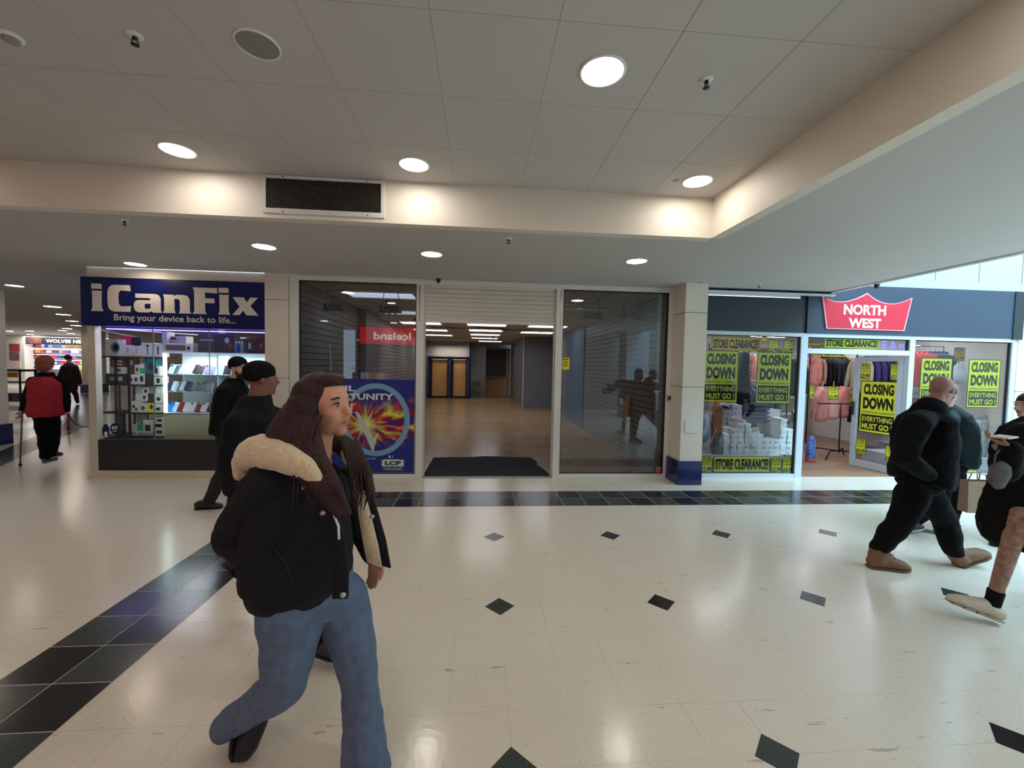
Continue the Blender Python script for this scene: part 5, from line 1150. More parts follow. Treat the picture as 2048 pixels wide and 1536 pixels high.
def hand(mb, wrist, d, palm_n, r=1.0, curl=.5):
    """palm + four fingers + thumb. d: direction of the hand; palm_n: normal out of the palm"""
    d = Vector(d).normalized(); n = Vector(palm_n); n = (n - d * n.dot(d)).normalized(); s = d.cross(n)
    w = Vector(wrist)
    mb.loft([(w, (.026 * r, .019 * r), s), (w + d * .035 * r, (.036 * r, .016 * r), s), (w + d * .08 * r, (.041 * r, .014 * r), s), (w + d * .092 * r, (.038 * r, .010 * r), s)], 14)
    for i, (o, L_) in enumerate(((-.030, .062), (-.010, .074), (.010, .070), (.029, .055))):
        b = w + d * .085 * r + s * o * r; pts = [b]; dirv = d.copy(); a = 0
        for seg in (.45, .32, .23):
            a += curl * (.5 if seg == .45 else .65)
            dv = (d * math.cos(a) + n * math.sin(a)); pts.append(pts[-1] + dv * L_ * seg * r)
        mb.tube(pts, [.0088 * r, .0082 * r, .0076 * r, .006 * r], 10)
    tb = w + d * .03 * r - s * .03 * r
    mb.tube([tb, tb + (d * .6 - s * .8) * .028 * r, tb + (d * .8 - s * .75 + n * .3) * .045 * r, tb + (d * .95 - s * .55 + n * .5) * .065 * r], [.013 * r, .012 * r, .010 * r, .008 * r], 10)
def body(F, J, skin, k=1.0, male=True, voxel=.009, hands=('R', 'L'), curl=.5, legs=True):
    mb = MB(); sd = J['side']
    mb.loft([(J['pelvis'] - Vector((0, 0, .07 * k)), (.13 * k, .09 * k), sd), (J['pelvis'], (.155 * k, .11 * k), sd), (J['waist'], (.13 * k, .09 * k), sd), (J['chest'], (.155 * k, .105 * k), sd), (lerp(J['chest'], J['neck'], .6), (.12 * k, .07 * k), sd), (J['neck'], (.058 * k, .058 * k), sd)], 18)
    hc = J['head']
    mb.loft([(J['neck'] - (J['neck'] - J['chest']) * -.0, (.062 * k, .062 * k), sd), (lerp(J['neck'], hc, .35), (.052 * k, .055 * k), sd), (lerp(J['neck'], hc, .7), (.052 * k, .056 * k), sd)], 16)
    head_shape(mb, J['T'], male)
    for s in 'RL':
        limb(mb, [J['sh' + s], J['el' + s], J['wr' + s]], [.047 * k, .037 * k, .026 * k])
        mb.loft([(lerp(J['neck'], J['chest'], .3), (.04 * k, .04 * k), None), (J['sh' + s], (.038 * k, .04 * k), None)], 12)
        if s in hands: hand(mb, J['wr' + s], J.get('hd' + s, J['wr' + s] - J['el' + s]), J.get('pn' + s, -Vector(sd) if s == 'R' else Vector(sd)), k, curl)
        if legs:
            limb(mb, [J['hip' + s], J['kn' + s], J['an' + s]], [.082 * k, .052 * k, .036 * k])
    return F.put('body', mb, skin, voxel, 3)
def top(F, J, m, k=1.0, nm='jacket', hem=.0, thick=.03, sleeve=.052, voxel=.011, belly=0.0, cuff=True, length=.0, sleeves='RL', sm=5):
    mb = MB(); sd = J['side']; dz = Vector((0, 0, -1)); fw = J['fwd']
    P = J['pelvis'] + dz * (.02 + length); w = .165 * k + thick; d = .115 * k + thick
    mb.loft([(P, (w * .98, d * 1.0 + belly * .5), sd), (P + Vector((0, 0, .05)) + fw * belly * .4, (w * 1.02, d * 1.03 + belly * .8), sd), (J['waist'] + fw * belly * .5, (w * .96, d * .98 + belly), sd), (J['chest'] + fw * belly * .2, (w * 1.02, d * 1.04 + belly * .4), sd), (lerp(J['chest'], J['neck'], .62), (w * .96, d * .82), sd), (lerp(J['chest'], J['neck'], .9), (w * .62, d * .66), sd), (J['neck'] + Vector((0, 0, .02)), (.078 * k, .078 * k), sd)], 24)
    for s in sleeves:
        a, b, c = J['sh' + s], J['el' + s], J['wr' + s]
        limb(mb, [a, b, lerp(b, c, .9)], [(sleeve + .022) * k, (sleeve + .004) * k, (sleeve - .008) * k])
        mb.loft([(lerp(J['neck'], J['chest'], .35), (.08 * k, .08 * k), None), (a, ((sleeve + .020) * k, (sleeve + .02) * k), None)], 14)
    return F.put(nm, mb, m, voxel, sm, None, .032)
def trousers(F, J, m, k=1.0, nm='trousers', thigh=.095, knee=.072, ankle=.062, voxel=.011, sm=5, seat=0.0):
    mb = MB(); sd = J['side']; dz = Vector((0, 0, 1))
    mb.loft([(J['pelvis'] - dz * .11, (.10 * k, .085 * k), sd), (J['pelvis'] - dz * .02, (.165 * k + seat * .5, .12 * k + seat), sd), (J['pelvis'] + dz * .08, (.155 * k, .11 * k), sd)], 20)
    for s in 'RL':
        limb(mb, [J['hip' + s], J['kn' + s], lerp(J['kn' + s], J['an' + s], .97)], [thigh * k, knee * k, ankle * k])
    return F.put(nm, mb, m, voxel, sm, None, .032)
def shoe(F, an, toe, m, sole_m, k=1.0, high=.0, up=None, nm='shoe', shaft=None, bulk=1.0, shin=None):
    """foot from the ankle to the toe tip; 'up' is the foot's own up; shin = point up the leg for a boot shaft"""
    an, toe = Vector(an), Vector(toe); up = Vector(up) if up is not None else Vector((0, 0, 1))
    d = (toe - an); d = (d - up * d.dot(up)).normalized(); sd = d.cross(up).normalized(); up = sd.cross(d)
    L_ = .275 * k; heel = toe - d * L_; q = bulk
    f = lambda x, z: heel + d * x * L_ + up * z
    mb = MB()
    mb.loft([(f(.02, .045), (.028 * k * q, .034), sd), (f(.12, .055), (.036 * k * q, .05), sd), (f(.35, .06 * q), (.038 * k * q, .052 * q), sd), (f(.6, .048 * q), (.044 * k * q, .04 * q), sd), (f(.82, .038 * q), (.045 * k * q, .030 * q), sd), (f(.95, .032), (.034 * k * q, .020 * q), sd), (f(.99, .03), (.018, .012), sd)], 20)
    ctr = f(.20, .05)
    top_ = an + (an - ctr).normalized() * high
    if shin is not None: top_ = an + (Vector(shin) - an).normalized() * high
    mb.loft([(ctr, (.042 * k * q, .045 * k * q), sd), (lerp(ctr, an, .6), (.043 * k * q, .046 * k * q), sd), (lerp(an, top_, .5), (.045 * k * q, .048 * k * q), sd), (top_, (.047 * k * q, .050 * k * q), sd)], 16)
    mb.loft([(f(.5, .05 * q), (.036 * k, .034 * q), sd), (an, (.038 * k * q, .04 * k * q), sd)], 14)
    o = F.put(nm, mb, m, .008, 3)
    s_ = MB(); s_.loft([(f(.0, .013), (.022 * k * q, .010), sd), (f(.06, .013), (.036 * k * q, .013), sd), (f(.4, .013), (.038 * k * q, .013), sd), (f(.7, .013), (.048 * k * q, .013), sd), (f(.88, .013), (.042 * k * q, .012), sd), (f(.97, .015), (.026 * k * q, .009), sd)], 18)
    F.put('sole', s_, sole_m, None, 0, o)
    return o
SKIN = mat('skin_warm', (206, 150, 122), .5, spec=.35, noise=(20, .05)); SKIN2 = mat('skin_pale', (206, 162, 140), .5, spec=.35, noise=(20, .06)); SKIN3 = mat('skin_brown', (128, 88, 68), .5, spec=.35)
def hair_mat(name, rgb):
    m = mat(name, rgb, .5, spec=.25, noise=(1, .4), bump=(1, .4)); nt = m.node_tree
    mp = nt.nodes.new('ShaderNodeMapping'); mp.inputs['Scale'].default_value = (150, 150, 9); tc = nt.nodes.new('ShaderNodeTexCoord'); nt.links.new(tc.outputs['Object'], mp.inputs[0])
    for n in nt.nodes:
        if n.type == 'TEX_NOISE': nt.links.new(mp.outputs[0], n.inputs['Vector'])
    return m
HAIRD = hair_mat('hair_dark_brown', (54, 33, 31)); LASH = mat('brow_dark', (40, 28, 24), .6); IRIS = mat('iris_brown', (38, 24, 18), .15); LIP = mat('lips_rose', (176, 104, 92), .4)
JBLK = mat('jacket_black', (27, 28, 33), .9, spec=.25, noise=(12, .15), bump=(28, .6)); CBLK = mat('cloth_black', (12, 12, 14), .9, spec=.2, noise=(10, .2), bump=(18, .7)); CNAVY = mat('cloth_black_navy', (18, 20, 27), .9, spec=.2, noise=(10, .15), bump=(20, .6))
DENIM = mat('denim_blue', (92, 108, 134), .85, noise=(22, .16), bump=(16, .8)); FLEECE = mat('fleece_cream', (224, 204, 166), .95, noise=(50, .10), bump=(90, 1.0), sheen=.4)
SOLEW = mat('sole_white', (200, 200, 196), .6); SOLEB = mat('sole_black', (18, 18, 18), .6); SHOEB = mat('shoe_black', (20, 19, 20), .5)
def V(*a): return Vector(a)
def hv(deg): return Vector((math.cos(R(deg)), math.sin(R(deg)), 0))

# ---- the young woman in front
def young_woman():
    J = {}
    J['fwd'] = hv(-40); J['side'] = hv(50)     # side: her left
    J['head'] = PX(652, 812, -3.32); J['neck'] = PX(632, 912, -3.30); J['chest'] = PX(612, 1000, -3.30); J['waist'] = PX(612, 1085, -3.30); J['pelvis'] = PX(622, 1165, -3.29)
    J['T'] = head_T(J['head'], R(-22), R(3), 0, 1.0)
    J['shR'] = PX(540, 975, -3.40); J['elR'] = PX(470, 1075, -3.32); J['wrR'] = PX(545, 1140, -3.44)
    J['shL'] = PX(690, 965, -3.16); J['elL'] = PX(728, 1060, -3.08); J['wrL'] = PX(748, 1112, -3.12); J['hdL'] = V(.02, -.02, -1); J['pnL'] = hv(-120)
    J['hipR'] = PX(585, 1195, -3.36); J['hipL'] = PX(682, 1185, -3.22)
    J['knR'] = PX(572, 1370, -3.36); J['anR'] = PX(456, 1446, -3.12); J['toR'] = PX(466, 1530, -3.225)
    J['knL'] = PX(722, 1375, -3.27); J['anL'] = PX(730, 1520, -3.28); J['toL'] = V(J['anL'].x + .07, J['anL'].y - .19, .0)
    F = Fig('person', 'young woman with long dark hair striding past in a black fleece-collared jacket and blue jeans', (J['pelvis'].x, J['pelvis'].y, 0))
    body(F, J, SKIN, .94, False, .0065, ('L',), .5)
    face_parts(F, J['T'], LASH, IRIS, LIP, mat('lash_brown', (74, 44, 36), .6))
    # jeans: fitted thigh, flared below the knee
    mb = MB(); sd = J['side']; up = V(0, 0, 1)
    mb.loft([(J['pelvis'] - up * .13, (.12, .11), sd), (J['pelvis'] - up * .05, (.175, .145), sd), (J['pelvis'] + up * .05, (.165, .13), sd), (J['pelvis'] + up * .12, (.145, .11), sd)], 22)
    limb(mb, [J['hipR'] + V(-.005, 0, -.02), lerp(J['hipR'], J['knR'], .5), J['knR'], lerp(J['knR'], J['anR'], .5), J['anR'] + V(-.01, -.01, -.01)], [.126, .106, .080, .068, .061])
    limb(mb, [J['hipL'] + V(0, 0, -.02), lerp(J['hipL'], J['knL'], .5), J['knL'], lerp(J['knL'], J['anL'], .5), J['anL'] + V(.005, 0, -.055)], [.110, .092, .074, .080, .104])
    F.put('jeans', mb, DENIM, .008, 5, None, .022)
    shoe(F, J['anR'], J['toR'], SHOEB, SOLEB, .86, .03, V(.93, -.1, .30), shin=J['knR'], bulk=1.35)
    shoe(F, J['anL'] - V(0, 0, .02), J['toL'] - V(.02, 0, 0), SHOEB, SOLEB, .86)
    # black top under the jacket
    mb = MB(); mb.loft([(J['pelvis'] + up * .02, (.150, .120), sd), (J['waist'], (.135, .110), sd), (J['chest'], (.150, .120), sd), (lerp(J['chest'], J['neck'], .7), (.12, .085), sd), (J['neck'] - up * .015, (.062, .06), sd)], 20)
    F.put('top', mb, mat('top_black', (18, 18, 20), .9), .009, 3)
    # jacket shell: body + sleeves, puffed, hem gathered
    mb = MB(); f = J['fwd']
    hem = PX(600, 1164, -3.30)
    mb.loft([(hem - up * .018, (.178, .150), sd), (hem + up * .03, (.208, .178), sd), (PX(600, 1108, -3.30), (.212, .180), sd), (PX(598, 1050, -3.30), (.205, .172), sd), (PX(600, 985, -3.30), (.200, .160), sd), (PX(612, 945, -3.30), (.165, .120), sd), (PX(625, 920, -3.30), (.095, .085), sd)], 28)
    JK = F.put('jacket', mb, JBLK, .009, 5, None, .035)
    for s_, rr in (('R', [.092, .084, .060]), ('L', [.074, .060, .046])):
        mb = MB(); limb(mb, [J['sh' + s_], J['el' + s_], lerp(J['el' + s_], J['wr' + s_], .95 if s_ == 'R' else .88)], rr); F.put('sleeve', mb, JBLK, .008, 4, None, .035)
    def onto(u, v, lift=.004, default=-3.48):
        d = ray(u, v).normalized(); ok, loc, nr, ix = JK.ray_cast(CAM - F.root, d)
        return (loc + F.root + nr * lift) if ok else PX(u, v, default)
    mb = MB(); mb.tube([onto(552, 1098), onto(566, 1118), onto(578, 1142), onto(588, 1166)], .0045, 8); F.put('pocket_welt', mb, mat('welt_black', (14, 14, 17), .8))
    mb = MB(); mb.tube([onto(570, 962), onto(600, 1000), onto(640, 1008), onto(652, 1006)], .003, 8); F.put('yoke_seam', mb, mat('welt_black', (14, 14, 17), .8))
    mb = MB(); mb.loft([(hem - up * .045, (.168, .140), sd), (hem - up * .04, (.188, .160), sd), (hem - up * .0, (.200, .170), sd), (hem + up * .01, (.19, .16), sd)], 32); F.put('hem_band', mb, mat('hem_black', (20, 20, 24), .95, bump=(60, .6)), .008, 3)
    # near front placket, left front panel swinging open with fleece lining
    def slab(pts, th, nm, m, off):
        mb = MB(); n = len(pts); A = [Vector(a) for a, b in pts]; B = [Vector(b) for a, b in pts]
        vs = []
        for a, b in zip(A, B): vs += [a + off, b + off, b + off + th, a + off + th]
        fs = []
        for i in range(n - 1):
            for q in range(4): fs.append((i * 4 + q, i * 4 + (q + 1) % 4, (i + 1) * 4 + (q + 1) % 4, (i + 1) * 4 + q))
        fs += [(0, 1, 2, 3), ((n - 1) * 4 + 3, (n - 1) * 4 + 2, (n - 1) * 4 + 1, (n - 1) * 4)]
        mb.add(vs, fs); F.put(nm, mb, m, None)
    Yf = -3.48
    pl = [(PX(640, 950, Yf), PX(655, 948, Yf)), (PX(640, 985, Yf - .01), PX(658, 985, Yf - .01)), (PX(655, 1035, Yf - .02), PX(676, 1032, Yf - .02)), (PX(664, 1090, Yf - .02), PX(688, 1085, Yf - .02)), (PX(668, 1150, Yf - .015), PX(695, 1145, Yf - .01)), (PX(664, 1198, Yf + .0), PX(694, 1198, Yf + .0))]
    slab(pl, V(.0, .02, 0), 'placket', JBLK, V(0, 0, 0))
    lp = [(PX(700, 950, -3.33), PX(715, 945, -3.30)), (PX(712, 1000, -3.36), PX(738, 990, -3.34)), (PX(722, 1050, -3.38), PX(752, 1035, -3.38)), (PX(730, 1095, -3.38), PX(766, 1085, -3.40)), (PX(738, 1128, -3.38), PX(776, 1140, -3.41))]
    slab(lp, V(.0, .014, 0), 'front_panel', JBLK, V(0.006, .012, 0))
    ll = [(PX(704, 955, -3.335), PX(712, 950, -3.31)), (PX(714, 1000, -3.365), PX(732, 994, -3.35)), (PX(722, 1050, -3.385), PX(744, 1040, -3.39)), (PX(730, 1095, -3.385), PX(756, 1090, -3.41)), (PX(736, 1124, -3.385), PX(764, 1134, -3.415))]
    slab(ll, V(.0, .016, 0), 'lining', FLEECE, V(-.002, -.006, 0))
    STUD = mat('stud_pewter', (186, 182, 172), .35, metal=.6)
    for u, v in ((608, 975), (643, 1025), (676, 1077), (686, 1190)):
        mb = MB(); c = onto(u, v, .006) if v < 1100 else PX(u, v, Yf - .02); mb.ell(c, (.011, .009, .010), seg=14, rings=8); F.put('stud', mb, STUD)
    for u, v in ((724, 984), (744, 1033)):
        mb = MB(); c = PX(u, v, -3.40); mb.ell(c, (.010, .006, .008), seg=14, rings=8); F.put('stud', mb, STUD)
    mb = MB(); mb.tube([PX(668, 1030, -3.535), PX(677, 1052, -3.54), PX(678, 1078, -3.535)], .0045, 8); F.put('drawcord', mb, WHITEP)
    mb = MB(); mb.box((-.1, -.002, -.008), (.1, .002, .008)); 
    # fleece collar and hood roll
    mb = MB()
    pts = [(654, 985, -3.53, .012), (638, 962, -3.52, .026), (608, 936, -3.505, .044), (570, 914, -3.47, .056), (526, 902, -3.40, .064), (498, 912, -3.32, .064), (512, 900, -3.22, .058), (570, 888, -3.14, .05), (640, 886, -3.14, .042), (688, 895, -3.20, .034), (704, 925, -3.28, .024)]
    mb.loft([(PX(u, v, y), (r, r * .85), (0, 0, 1)) for u, v, y, r in pts], 18)
    mb.loft([(PX(560, 885, -3.2), (.03, .05), (1, 0, 0)), (PX(520, 905, -3.22), (.06, .08), (1, 0, 0)), (PX(490, 935, -3.26), (.055, .07), (1, 0, 0)), (PX(482, 962, -3.28), (.02, .03), (1, 0, 0))], 16)
    F.put('fleece_collar', mb, FLEECE, .008, 4, None, .03)
    # hair
    T = J['T']
    mb = MB()
    mb.ell((-.028, 0, .045), (.098, .088, .092), 0, T, 24, 14); mb.ell((-.055, 0, -.02), (.075, .086, .10), 0, T, 24, 14); mb.ell((.02, .0, .098), (.062, .062, .034), 0, T, 20, 12)
    for s in (-1, 1): mb.ell((-.050, s * .066, .025), (.058, .024, .080), 0, T, 18, 12)
    def lock(pts, rs): mb.loft([(PX(u, v, y), (a, b), (1, 0, 0)) for (u, v, y), (a, b) in zip(pts, rs)], 16)
    lock([(612, 800, -3.36), (596, 860, -3.38), (608, 920, -3.46), (642, 970, -3.52), (680, 1034, -3.545)], [(.062, .06), (.072, .065), (.056, .045), (.040, .028), (.014, .010)])
    lock([(600, 820, -3.34), (565, 870, -3.36), (540, 905, -3.42), (505, 945, -3.40), (470, 985, -3.37)], [(.06, .06), (.06, .06), (.035, .03), (.018, .016), (.005, .005)])
    lock([(618, 860, -3.42), (632, 920, -3.475), (665, 975, -3.52), (700, 1030, -3.53)], [(.035, .03), (.040, .03), (.035, .024), (.010, .010)])
    lock([(640, 860, -3.24), (700, 900, -3.20), (728, 945, -3.30), (740, 985, -3.36), (750, 1008, -3.38)], [(.04, .04), (.045, .04), (.032, .028), (.022, .018), (.006, .006)])
    lock([(600, 850, -3.25), (585, 900, -3.22), (600, 940, -3.24)], [(.07, .06), (.08, .05), (.05, .03)])
    F.put('hair', mb, HAIRD, .007, 3)
    random.seed(3)
    mb = MB()
    for i in range(26):
        q = i / 25; x0 = 592 + 52 * q; pts = [(x0, 830, -3.44), (x0 - 18 + random.uniform(-6, 6), 890, -3.47), (x0 + 5 + random.uniform(-12, 12), 945, -3.52), (x0 + 40 * q + random.uniform(-10, 20), 1000 + random.uniform(-15, 25), -3.55)]
        mb.tube([PX(*p) for p in pts], [.006, .006, .004, .001], 6)
    for i in range(12):
        x0 = 555 + 4 * i; pts = [(x0 + 20, 860, -3.40), (x0 - 20, 905, -3.44), (x0 - 60 + random.uniform(-8, 8), 945, -3.44), (x0 - 100 + random.uniform(-10, 14), 985 + random.uniform(-14, 14), -3.42)]
        mb.tube([PX(*p) for p in pts], [.006, .005, .003, .001], 6)
    for i in range(10):
        x0 = 700 + 4 * i; pts = [(x0 - 20, 880, -3.26), (x0 - 2, 930, -3.36), (x0 + random.uniform(-6, 10), 985, -3.41), (x0 + random.uniform(-8, 10), 1020, -3.42)]
        mb.tube([PX(*p) for p in pts], [.005, .006, .004, .001], 6)
    F.put('hair_strands', mb, HAIRD)
young_woman()

def man(lbl, H, fwd, head, neck, chest, waist, pelvis, arms, legs, Yc, **kw):
    """generic figure; all points are (px, py, world Y)"""
    J = {'fwd': hv(fwd), 'side': hv(fwd + 90)}
    for n_, p in (('head', head), ('neck', neck), ('chest', chest), ('waist', waist), ('pelvis', pelvis)): J[n_] = PX(*p)
    for s, (a, b, c) in arms.items(): J['sh' + s], J['el' + s], J['wr' + s] = PX(*a), PX(*b), PX(*c)
    for s, (a, b, c, d) in legs.items(): J['hip' + s], J['kn' + s], J['an' + s], J['to' + s] = PX(*a), PX(*b), PX(*c), PX(*d)
    J['T'] = head_T(J['head'], R(kw.get('hyaw', fwd)), R(kw.get('hpitch', 0)), 0, kw.get('hk', 1.0))
    F = Fig('person', lbl, (J['pelvis'].x, J['pelvis'].y, 0))
    return F, J
def beanie(F, T, m, low=.0):
    mb = MB(); mb.ell((-.018, 0, .055), (.108, .09, .082), 0, T, 24, 14); mb.ell((-.03, 0, .03), (.098, .089, .06), 0, T, 24, 14); b = F.put('beanie', mb, m, .008, 3)
    mb = MB(); mb.loft([((-.02, 0, .018), (.108, .090), (1, 0, 0)), ((-.02, 0, .046), (.110, .092), (1, 0, 0))], 28, 0, T); F.put('turn_up', mb, m, .008, 2)
# ---- bearded man in beanie (behind)
F, J = man('bearded man in a black beanie and black jacket walking behind another man', 1.8, -8, (478, 736, 0), (470, 762, 0), (462, 800, .02), (456, 834, .02), (456, 862, .02),
    {'R': ((448, 786, -.20), (436, 838, -.24), (452, 880, -.26)), 'L': ((470, 784, .18), (462, 840, .2), (480, 875, .12))},
    {'R': ((452, 868, -.08), (448, 938, -.10), (418, 1002, -.02), (446, 1017, .0)), 'L': ((460, 866, .10), (484, 938, .08), (490, 1004, .06), (518, 1012, .06))}, 0, hyaw=-20)
BEARD = mat('beard_dark', (38, 28, 24), .8, noise=(80, .3))
body(F, J, SKIN2, 1.02, True, .011, ()); face_parts(F, J['T'], BEARD, IRIS, LIP, BEARD); top(F, J, CBLK, 1.05, 'jacket', thick=.035, sleeve=.058); trousers(F, J, mat('trousers_black', (24, 24, 28), .85, bump=(16, .6)), 1.0)
for s in 'RL': shoe(F, J['an' + s], J['to' + s], SHOEB, SOLEB, 1.05)
mb = MB(); T = J['T']; mb.ell((.038, 0, -.085), (.060, .058, .048), 0, T); mb.ell((.07, 0, -.055), (.03, .036, .02), 0, T); mb.ell((.02, 0, -.05), (.045, .064, .035), 0, T); F.put('beard', mb, BEARD, .008, 3)
beanie(F, T, CBLK)
mb = MB(); mb.ell((-.012, -.088, -.03), (.008, .006, .012), 0, T, 10, 8); F.put('earbud', mb, WHITEP)
mb = MB(); mb.loft([(J['neck'] - V(0, 0, .02), (.085, .085), J['side']), (J['neck'] + V(0, 0, .035), (.075, .075), J['side'])], 20); F.put('collar', mb, CBLK)
# ---- man in dark coat seen from behind
F, J = man('man in a black beanie and dark coat seen from behind, beside the bearded man', 1.7, 22, (524, 758, -2.3), (514, 802, -2.3), (500, 862, -2.3), (500, 920, -2.3), (505, 972, -2.3),
    {'R': ((478, 850, -2.46), (462, 925, -2.50), (492, 985, -2.56)), 'L': ((548, 838, -2.12), (560, 920, -2.06), (585, 980, -2.1))},
    {'R': ((490, 1000, -2.38), (585, 1130, -2.55), (636, 1285, -2.60), (690, 1322, -2.66)), 'L': ((520, 1000, -2.22), (535, 1100, -2.18), (478, 1142, -2.15), (502, 1174, -2.18))}, -2.3, hyaw=38, hk=.86)
body(F, J, SKIN3, .98, True, .011, ()); top(F, J, CNAVY, 1.02, 'coat', thick=.035, sleeve=.056, length=.0); trousers(F, J, CBLK, .98)
shoe(F, J['anR'], J['toR'], mat('shoe_darkgrey', (48, 46, 48), .5), SOLEB, 1.0); shoe(F, J['anL'], J['toL'], mat('shoe_darkbrown', (54, 42, 38), .5), SOLEB, .9, up=(.55, .2, .8))
beanie(F, J['T'], CBLK)
mb = MB(); mb.loft([(J['neck'] - V(0, 0, .03), (.098, .09), J['side']), (J['neck'] + V(0, 0, .035), (.080, .080), J['side'])], 20); F.put('collar', mb, CNAVY)
# ---- bald man with tan boots
F, J = man('bald heavy man in black clothes and tan boots striding past the sale shop', 1.75, 8, (1884, 780, -1.70), (1858, 818, -1.70), (1846, 872, -1.70), (1842, 922, -1.70), (1840, 962, -1.70),
    {'R': ((1832, 848, -1.93), (1806, 915, -1.98), (1858, 950, -1.96)), 'L': ((1862, 842, -1.46), (1872, 910, -1.40), (1885, 955, -1.46))},
    {'R': ((1828, 985, -1.80), (1797, 1048, -1.76), (1757, 1098, -1.66), (1819, 1142, -1.72)), 'L': ((1852, 985, -1.60), (1890, 1043, -1.62), (1908, 1103, -1.66), (1976, 1110, -1.66))}, -1.7, hyaw=18, hpitch=-6, hk=1.0)
body(F, J, mat('skin_ruddy', (172, 124, 104), .45, noise=(20, .06)), 1.02, True, .010, ()); top(F, J, CBLK, 1.12, 'jacket', thick=.045, sleeve=.068, belly=.035); trousers(F, J, mat('trousers_jetblack', (9, 9, 11), .9, spec=.2, bump=(16, .6)), 1.12, thigh=.108, knee=.086, ankle=.066)
TAN = mat('boot_tan', (128, 92, 66), .75, noise=(20, .15), bump=(30, .5)); TSOLE = mat('boot_sole', (104, 74, 56), .7)
shoe(F, J['anR'], J['toR'], TAN, TSOLE, 1.20, .10, nm='boot', bulk=1.25, shin=J['knR']); shoe(F, J['anL'], J['toL'], TAN, TSOLE, 1.20, .10, up=(-.36, 0, .93), nm='boot', bulk=1.25, shin=J['knL'])
for q in range(4):
    mb = MB(); c = lerp(J['anR'], J['toR'], .18 + q * .12) + V(0, 0, .035 - q * .012); mb.tube([c + V(-.01, -.04, -.01), c + V(.01, 0, .02), c + V(.02, .04, -.01)], .004, 6); F.put('lace', mb, mat('lace_brown', (90, 64, 48), .7))
mb = MB(); mb.loft([(J['neck'] - V(0, 0, .06), (.15, .13), J['side']), (J['neck'] + V(.01, 0, .0), (.125, .115), J['side']), (J['neck'] + V(.05, .01, .045), (.100, .095), J['side'])], 20); F.put('collar', mb, CBLK, .01, 3)
face_parts(F, J['T'], mat('brow_sandy', (150, 116, 92), .7), IRIS, LIP, SKIN2)
# ---- person in teal puffer
TEALJ = mat('teal_jacket', (7, 30, 33), .7, spec=.3, noise=(8, .15), bump=(10, .8))
F, J = man('person in a dark teal padded jacket walking on the far side of the bald man', 1.6, 0, (1893, 790, -.85), (1893, 816, -.85), (1906, 855, -.85), (1908, 893, -.85), (1906, 925, -.85),
    {'R': ((1899, 842, -1.03), (1893, 885, -1.06), (1910, 915, -1.05)), 'L': ((1912, 840, -.67), (1912, 885, -.65), (1925, 915, -.70))},
    {'R': ((1900, 940, -.93), (1880, 1003, -.93), (1832, 1042, -.9), (1843, 1058, -.86)), 'L': ((1910, 940, -.77), (1914, 1003, -.77), (1897, 1048, -.77), (1918, 1056, -.77))}, -.85, hyaw=10)
body(F, J, SKIN2, .95, False, .012, ()); top(F, J, TEALJ, .98, 'padded_jacket', thick=.045, sleeve=.058, belly=.03); trousers(F, J, CBLK, .95)
for s in 'RL': shoe(F, J['an' + s], J['to' + s], SHOEB, SOLEW, .95)
mb = MB(); mb.ell((-.02, 0, .03), (.104, .084, .096), 0, J['T']); F.put('hair', mb, HAIRD, .01, 3)
mb = MB(); mb.box((-.012, -.002, -.006), (.012, .002, .006), T=Matrix.Translation(PX(1926, 856, -1.0))); F.put('badge', mb, WHITEP)
# ---- woman in black dress at the right edge, walking left
DRESS = mat('dress_black', (13, 12, 12), .9, spec=.2, noise=(14, .3), bump=(22, .8)); TATT = mat('skin_tattooed', (150, 112, 94), .55, noise=(24, .45))
F, J = man('woman in a black dress with tattooed bare leg, entering at the right edge', 1.6, 186, (2092, 790, -2.42), (2080, 842, -2.42), (2062, 900, -2.42), (2056, 960, -2.42), (2056, 1010, -2.42),
    {'L': ((2046, 868, -2.60), (2012, 945, -2.66), (2022, 893, -2.70)), 'R': ((2084, 868, -2.24), (2060, 930, -2.20), (2010, 905, -2.50))},
    {'L': ((2050, 1030, -2.50), (2022, 1090, -2.48), (1985, 1205, -2.44), (1890, 1202, -2.34)), 'R': ((2062, 1030, -2.34), (2110, 1100, -2.30), (2150, 1170, -2.26), (2120, 1190, -2.26))}, -2.4, hyaw=188)
J['hdL'] = PX(1990, 880, -2.66) - PX(2022, 893, -2.70); J['pnL'] = V(0, 0, 1); J['hdR'] = PX(1985, 893, -2.55) - PX(2010, 905, -2.50); J['pnR'] = V(0, -.3, 1)
body(F, J, TATT, .98, False, .009, ('L', 'R'), .55)
top(F, J, DRESS, 1.0, 'cardigan', thick=.04, sleeve=.062, length=.0)
mb = MB(); up = V(0, 0, 1); sd = J['side']
mb.loft([(J['pelvis'] + up * .12, (.19, .17), sd), (J['pelvis'] - up * .02, (.23, .21), sd), (J['pelvis'] - up * .16, (.24, .23), sd), (J['pelvis'] - up * .27, (.215, .20), sd), (J['pelvis'] - up * .31, (.17, .16), sd)], 26); F.put('dress', mb, DRESS, .011, 4, None, .04)
mb = MB(); a, b = J['anL'], J['knL']; mb.loft([(a - up * .02, (.042, .042), None), (lerp(a, b, .22), (.046, .046), None)], 16); mb.loft([(a, (.045, .045), None), (a + V(-.05, .01, -.035), (.04, .03), None)], 14); F.put('sock', mb, CBLK, .008, 2)
CROC = mat('clog_cream', (206, 190, 168), .6, noise=(30, .1))
sh = shoe(F, J['anL'] - V(0.01, 0, .035), J['toL'], CROC, mat('clog_sole', (170, 152, 134), .6), 1.15, -.02, up=(.30, .0, .95), nm='clog', bulk=1.12)
